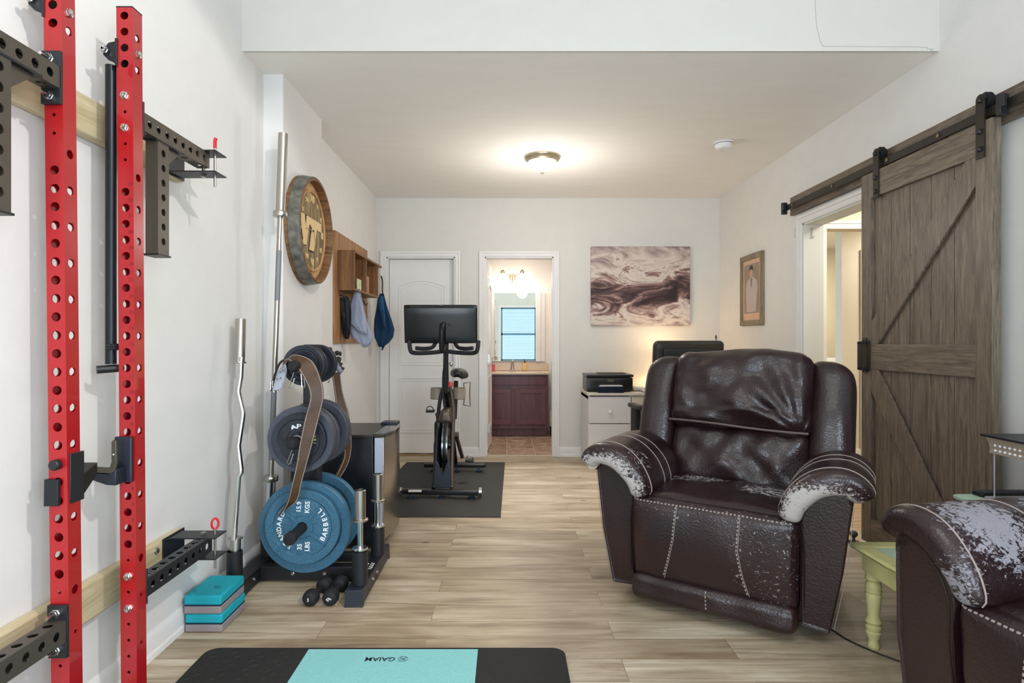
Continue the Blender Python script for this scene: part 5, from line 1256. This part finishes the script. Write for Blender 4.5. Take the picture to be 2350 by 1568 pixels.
# ================================================================ BATHROOM
VN=thing('vanity_cabinet','dark cherry vanity cabinet with two doors under the bathroom mirror','cabinet',(.07,7.78,0))
vx0,vx1,vy=-.39,.525,7.55
MB().box(vx0,vx1,vy+.02,8.045,.10,.79).box(vx0+.01,vx1-.008,vy+.07,8.045,0,.10).build('cabinet_body',cherry_m,VN,bevel=.002)
MB().box(vx0+.02,vx1-.03,vy,vy+.02,.655,.765).build('drawer_front',cherry_m,VN,bevel=.004)
for a,b_ in ((vx0+.02,.055),(.105,vx1-.03)):
    dd=MB().box(a,b_,vy+.004,vy+.02,.155,.605).build('door',cherry_m,VN,bevel=.002)
    m_=MB()
    for q in ((a,a+.055,.155,.605),(b_-.055,b_,.155,.605),(a+.055,b_-.055,.155,.21),(a+.055,b_-.055,.55,.605)): m_.box(q[0],q[1],vy-.006,vy+.004,q[2],q[3])
    m_.build('door_frame',mat('cherry_frame','#6d434a',.35),dd,bevel=.003)
MB().box(vx0-.02,vx1+.025,vy-.03,8.045,.79,.815).box(vx0-.02,vx1+.025,8.025,8.045,.815,.92).build('countertop',mat('cultured_marble','#dcc8b4',.25),VN,bevel=.004)
fo=thing('faucet','chrome faucet at the centre of the bathroom counter','faucet',(.075,7.9,.8155))
MB().lathe([(0,0),(.045,0),(.038,.01),(.022,.02),(.02,.07),(.022,.10),(0,.105)],(.075,7.9,.8155),(0,0,1)).build('body',stl_m,fo)
MB().tube([(.075,7.9,.88),(.075,7.83,.90),(.075,7.78,.885)],.012,8).build('spout',stl_m,fo)
MB().lathe([(0,0),(.014,0),(.02,.03),(0,.035)],(.075,7.9,.92),(0,0,1)).build('handle',stl_m,fo)
so=thing('soap_bottle','amber liquid soap bottle with a dark pump on the bathroom counter','soap bottle',(.24,7.88,.8155))
MB().rbox((.032,.022,.055),.015,8,lambda p:p+Vector((.24,7.88,.871))).build('bottle',mat('amber_soap','#e6bd7c',.2,coat=.3),so)
MB().cyl((.24,7.88,.925),(.24,7.88,.965),.008).beam((.24,7.88,.96),(.24,7.84,.955),.012,.008).build('pump',blk_m,so)
cu_=thing('toothbrush_cup','pink cup with a metal holder on the left of the bathroom counter','cup',(-.185,7.85,.8155))
MB().lathe([(0,0),(.028,0),(.032,.09),(.029,.09),(.026,.005),(0,.005)],(-.185,7.85,.8155),(0,0,1)).build('cup',mat('pink_plastic','#e0526e',.3),cu_)
MB().tube([(-.20,7.85,.89),(-.19,7.85,.99),(-.14,7.85,1.0)],.006,6).cyl((-.15,7.85,.99),(-.13,7.85,.965),.014).build('brush_holder',stl_m,cu_)
MC=thing('bathroom_mirror','wall mirror over the vanity with pale framed side doors, reflecting a blue-blind window','mirror',(.12,8.03,.94))
MB().box(-.17,.385,8.018,8.022,.945,1.865).build('mirror_glass',mat('mirror','#eef2f0',.0,metal=1),MC)
MB().box(-.215,-.172,8.0,8.045,.94,1.87).box(-.30,-.215,8.01,8.045,.94,1.87).build('side_frame',trim_m,MC,bevel=.002)
MB().box(.387,.455,8.0,8.045,.94,1.87).box(.455,.515,8.015,8.045,.94,1.87).build('side_frame',trim_m,MC,bevel=.002)
VL=thing('vanity_light','brushed nickel wall light with two bell shades above the bathroom mirror','wall light',(.075,8.03,2.03))
nk=mat('nickel_light','#b3a58f',.35,metal=.8)
MB().lathe([(0,0),(.05,0),(.045,.012),(0,.014)],(.075,8.048,2.08),(0,-1,0)).build('back_plate',nk,VL)
MB().lathe([(0,-.045),(.010,-.045),(.022,-.015),(.026,.02),(.012,.03),(0,.03)],(.075,7.99,2.065),(0,0,1)).ball((.075,7.99,2.01),.014).build('finial',nk,VL)
for sg in (-1,1):
    MB().tube(bez([(.075,8.02,2.08),(.075+sg*.07,7.96,2.10),(.075+sg*.125,7.93,2.13),(.075+sg*.13,7.93,2.15)]),.005,7).build('arm',nk,VL)
    s_=MB().lathe([(.010,.05),(.022,.035),(.026,.02),(.030,0)],(.075+sg*.13,7.93,2.115),(0,0,1)).build('socket_cap',nk,VL)
    MB().lathe([(.026,.045),(.035,.02),(.052,-.03),(.058,-.05),(.056,-.05),(.049,-.03),(.032,.02)],(.075+sg*.13,7.93,2.075),(0,0,1)).build('glass_shade',mat('frosted_shade','#fbf5ec',.5,emis='#fff2dc',estr=5),s_)
TP=thing('toilet_paper_holder','chrome paper holder on the bathroom wall right of the vanity','holder',(.655,7.3,.80))
MB().cyl((.664,7.3,.80),(.62,7.3,.80),.012).cyl((.62,7.3,.80),(.62,7.18,.79),.008).build('arm',chr_m,TP)
BN=thing('waste_bin','small dark bin on the bathroom floor right of the vanity','bin',(.60,7.6,0))
MB().lathe([(0,0),(.045,0),(.055,.13),(.052,.13),(.043,.005),(0,.005)],(.60,7.6,0),(0,0,1)).build('bin_body',mat('bin_dark','#2a2c2e',.5),BN)
MB().lathe([(.052,.12),(.058,.14),(.055,.30),(.04,.33),(.02,.32),(.05,.28)],(.60,7.6,0),(0,0,1),20).build('bin_liner',mat('liner_grey','#c4c0b6',.6,var=.2,vscale=30),BN)
# ================================================================ CANVAS, PORTRAIT
CV=thing('canvas_painting','large canvas of sweeping cream, mauve and dark brown brushstrokes on the back wall','painting',(1.40,YB-.02,1.376))
cvo=MB().box(-.518,.518,-.018,.018,0,.83); cvo.build('canvas',m_canvas(),CV,local=True,bevel=.002)
PF=thing('framed_portrait','framed portrait of a dark-haired man in a light suit on the right wall','picture',(XR-.012,5.41,1.36))
y0,y1,z0,z1=5.165,5.655,1.36,2.005
fm_=m_wood('weathered_frame','#6a5d48','#8c7d64','#a4967c','z',rough=.6)
MB().box(XR-.025,XR,y0,y0+.045,z0,z1).box(XR-.025,XR,y1-.045,y1,z0,z1).box(XR-.025,XR,y0+.045,y1-.045,z0,z0+.045).box(XR-.025,XR,y0+.045,y1-.045,z1-.045,z1).build('frame',fm_,PF,bevel=.002)
MB().box(XR-.010,XR-.002,y0+.045,y1-.045,z0+.045,z1-.045).build('mount_board',mat('mount_peach','#dcb89b',.6),PF)
MB().box(XR-.0115,XR-.010,y0+.09,y1-.075,z0+.11,z1-.085).build('print_background',mat('print_taupe','#a08f80',.6,var=.12,vscale=6),PF)
def pp(P,nm,mc,k=0): return MB().prism(P,(XR-.0117-.0003*k,5.42,z0),(0,-1,0),(0,0,1),-.0004 if False else .0004).build(nm,mat(nm+mc,mc,.6,var=.06,vscale=40),PF)
pp([(-.10,.12),(.10,.12),(.135,.34),(.12,.40),(.03,.44),(-.03,.44),(-.10,.40),(-.125,.34)],'suit','#c3b6b2',1)
pp([(-.025,.43),(.025,.43),(.012,.36),(0,.34),(-.012,.36)],'shirt_collar','#8f8580',2)
pp([(.032*math.cos(a),.475+.045*math.sin(a)) for a in [2*PI*k/16 for k in range(16)]],'face','#c9a48c',2)
pp([(-.038,.49),(-.04,.52),(-.02,.545),(.02,.545),(.04,.52),(.038,.49),(.028,.505),(-.02,.51)],'hair','#4a3c34',3)
pp([(-.035,.15),(.03,.15),(.035,.19),(-.03,.195)],'hands','#cdb09a',2)
# ================================================================ DESK, PRINTER, CHAIR
DK=thing('desk','white writing desk with drawers and round knobs against the back wall','desk',(1.45,5.93,0))
dx0,dx1,dy0,dy1=.775,2.12,5.64,6.20
dkw=mat('desk_white','#dcd8d6',.4)
MB().box(dx0-.012,dx1+.012,dy0-.015,dy1+.01,.70,.725).build('desk_top',mat('desk_top_cream','#d9d0c4',.4),DK,bevel=.004)
for a,b_ in ((dx0,dx0+.405),(dx1-.405,dx1)):
    pd=MB().box(a,a+.018,dy0+.012,dy1,.0,.70).box(b_-.018,b_,dy0+.012,dy1,0,.70).box(a,b_,dy1-.015,dy1,.08,.70).box(a,b_,dy0+.03,dy1,.66,.69).box(a+.018,b_-.018,dy0+.03,dy1,.16,.175).build('pedestal',dkw,DK,bevel=.001)
    P=[(a,0),(a+.06,0)]+[(a+.06+(.285)*(k/10),.0+.075*math.sin(PI*k/10)) for k in range(1,10)]+[(b_-.06,0),(b_,0),(b_,.155),(a,.155)]
    MB().prism(P,(0,dy0,0),(1,0,0),(0,0,1),-.018).build('plinth',dkw,DK,bevel=.002)
    for (q0,q1) in ((.435,.685),(.165,.428)):
        dr=MB().box(a+.004,b_-.004,dy0-.004,dy0+.014,q0,q1).build('drawer',dkw,DK,bevel=.003)
        MB().lathe([(0,0),(.012,0),(.010,.012),(.018,.02),(.018,.028),(0,.034)],((a+b_)/2,dy0-.004,q0+.115),(0,-1,0)).build('knob',mat('knob_white','#e9e7e6',.25),dr)
MB().box(dx0+.41,dx1-.41,dy0+.005,dy0+.02,.60,.69).build('centre_drawer',mat('desk_cream','#ddd3be',.4),DK,bevel=.003)
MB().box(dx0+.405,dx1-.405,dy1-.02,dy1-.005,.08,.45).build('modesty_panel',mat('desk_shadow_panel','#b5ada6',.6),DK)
PR=thing('printer','black inkjet printer with paper in its tray on the left end of the desk','printer',(.99,5.88,.7255))
pb=mat('printer_black','#211f1c',.3)
MB().rbox((.225,.17,.07),.02,8,lambda p:Vector((p.x+.995,p.y+5.90,p.z+.798))).build('printer_body',pb,PR)
MB().rbox((.228,.172,.014),.008,6,lambda p:Vector((p.x+.995,p.y+5.90,p.z+.88))).build('scanner_lid',pb,PR)
MB().box(.90,1.17,5.86,6.0,.892,.902).build('paper_guide',mat('printer_grey','#3c3934',.4),PR,bevel=.002)
MB().box(.86,1.11,5.62,5.745,.728,.785).build('paper_tray',mat('tray_navy','#1b2333',.25),PR,bevel=.005)
MB().prism([(0,0),(.225,0),(.225,.09),(.03,.09)],(.875,5.645,.7865),(1,0,0),(0,1,0),.006).build('paper_stack',mat('paper_white','#ece7e4',.7),PR)
MB().box(.97,1.03,5.725,5.731,.822,.852).build('display',mat('display_grey','#5e5a50',.15),PR)
tag(MB().rbox((.075,.10,.018),.012,6,lambda p:Vector((1.31+p.x,5.92+p.y,.745+p.z))).build('paper_pad',mat('pad_white','#ded6cc',.5)),'small white box lying on the desk beside the printer','box')
tag(MB().rbox((.12,.09,.008),.006,6,lambda p:Vector((1.42+p.x,5.76+p.y,.735+p.z))).build('closed_laptop',mat('laptop_silver','#cfc9c4',.3,metal=.4)),'thin silver laptop lying closed on the desk, left of the office chair','laptop')
DL=thing('desk_lamp','lit desk lamp with a cream shade, mostly hidden behind the office chair','lamp',(1.60,6.02,.7255))
MB().lathe([(0,0),(.07,0),(.07,.012),(.02,.02),(.008,.03),(.008,.20),(0,.20)],(1.60,6.02,.7255),(0,0,1)).build('base',mat('lamp_brass','#a08c60',.35,metal=.8),DL)
MB().lathe([(.10,0),(.07,.14),(.068,.14),(.098,0)],(1.60,6.02,.91),(0,0,1)).build('lamp_shade',mat('lamp_shade_cream','#f6e3bd',.8,emis='#ffdca0',estr=2.5),DL)
OC=thing('office_chair','black office chair with a padded back and armrests in front of the desk','office chair',(1.45,5.10,0),math.radians(8))
ob=mat('office_leather','#2b2623',.42,bump=.15,bscale=60); od=mat('office_dark','#1b1d1f',.6)
MB().rbox((.30,.045,.36),.04,14,lambda p:Vector((p.x*(1+.0*p.z),p.y-.22-.10*(p.z+.1)**2*1.5,p.z+.86))).build('backrest',ob,OC,local=True,ang=180)
MB().rbox((.235,.012,.30),.03,12,lambda p:Vector((p.x,p.y-.272-.10*(p.z+.1)**2*1.5,p.z+.855))).build('back_panel',od,OC,local=True,ang=180)
MB().rbox((.26,.26,.05),.045,10,lambda p:Vector((p.x,p.y+.03,p.z+.47))).build('seat',ob,OC,local=True,ang=180)
for sg in (-1,1):
    MB().rbox((.035,.14,.02),.018,8,lambda p:Vector((p.x+sg*.36,p.y-.02,p.z+.665))).build('armrest',ob,OC,local=True,ang=180)
    MB().box(sg*.36-.025,sg*.36+.025,-.06,.03,.38,.65).box(min(sg*.2,sg*.385),max(sg*.2,sg*.385),-.06,.03,.37,.40).build('arm_support',od,OC,local=True,bevel=.008)
MB().cyl((0,0.02,.10),(0,.02,.43),.03).build('gas_post',chr_m,OC,local=True)
for k in range(5):
    a=2*PI*k/5+.3; l_=MB().beam((0,.02,.12),(.28*math.cos(a),.02+.28*math.sin(a),.075),.045,.03).build('base_leg',od,OC,local=True,bevel=.005)
    MB().cyl((.27*math.cos(a)-.012,.02+.27*math.sin(a),.03),(.27*math.cos(a)+.012,.02+.27*math.sin(a),.03),.029).build('caster',blk_m,l_,local=True)
FG=thing('desk_flag','small white and purple pennant on a stick in the back right corner','flag',(2.17,6.0,.7255))
MB().lathe([(0,0),(.03,0),(.03,.01),(.006,.014),(.004,.51),(.010,.53),(0,.56)],(2.11,6.0,.7255),(0,0,1),12).build('pole',mat('flag_pole','#4d3526',.5),FG)
MB().prism([(0,.50),(.055,.10),(.02,.02),(-.02,.05),(-.025,.36)],(2.115,6.0,.7255),(1,0,0),(0,0,1),.006).build('banner',mat('flag_white','#e9e3e6',.8),FG)
MB().prism([(-.03,.40),(-.008,.42),(.014,.18),(-.02,.12)],(2.11,5.994,.7255),(1,0,0),(0,0,1),.003).build('banner_stripe',mat('flag_purple','#463165',.8),FG)
# ================================================================ CEILING FIXTURES
CL=thing('ceiling_light','round flush ceiling light with a glowing glass bowl and nickel rim','ceiling light',(.29,4.85,2.60))
cx,cyy=.29,4.85
MB().lathe([(.150,0),(.150,-.008),(.143,-.022),(.128,-.036),(.118,-.044),(.110,-.044),(.110,0)],(cx,cyy,HC),(0,0,1),48).build('rim',mat('nickel_rim','#c0b59c',.3,metal=.8),CL)
MB().lathe([(.116,-.036)]+[(.115*math.cos(a),-.038-.085*math.sin(a)) for a in [PI/2*k/10 for k in range(11)]],(cx,cyy,HC),(0,0,1),48).build('glass_bowl',mat('glowing_glass','#fffaf0',.3,emis='#fff4e0',estr=6),CL)
MB().lathe([(0,-.12),(.018,-.122),(.02,-.128),(.009,-.136),(.007,-.142),(0,-.148)],(cx,cyy,HC),(0,0,1),20).build('finial',MATS['nickel_rim'],CL)
SD=thing('smoke_detector','round white smoke detector on the lower ceiling, right of the ceiling light','smoke detector',(1.64,4.5,2.66))
MB().lathe([(0,0),(.070,0),(.070,-.010),(.066,-.012)],(1.64,4.5,HC),(0,0,1),32).build('mount',mat('detector_white','#ecebe8',.4),SD)
MB().lathe([(.060,-.012),(.066,-.016),(.066,-.030),(.052,-.050),(.026,-.054),(.024,-.052),(0,-.052)],(1.64,4.5,HC),(0,0,1),32).build('detector_cover',MATS['detector_white'],SD)
# ================================================================ LAUNDRY
WM_=thing('washing_machine','white washing machine in the laundry beyond the sliding door opening','washing machine',(4.1,7.3,0))
MB().box(3.55,4.35,6.95,7.6,.02,.90).build('cabinet',white_m,WM_,bevel=.01)
MB().rbox((.39,.27,.015),.012,6,lambda p:Vector((3.95+p.x,7.22+p.y,.917+p.z))).build('lid',mat('washer_lid','#f0eee8',.25),WM_)
MB().box(3.55,4.35,7.5,7.62,.90,1.0).build('control_panel',white_m,WM_,bevel=.01)
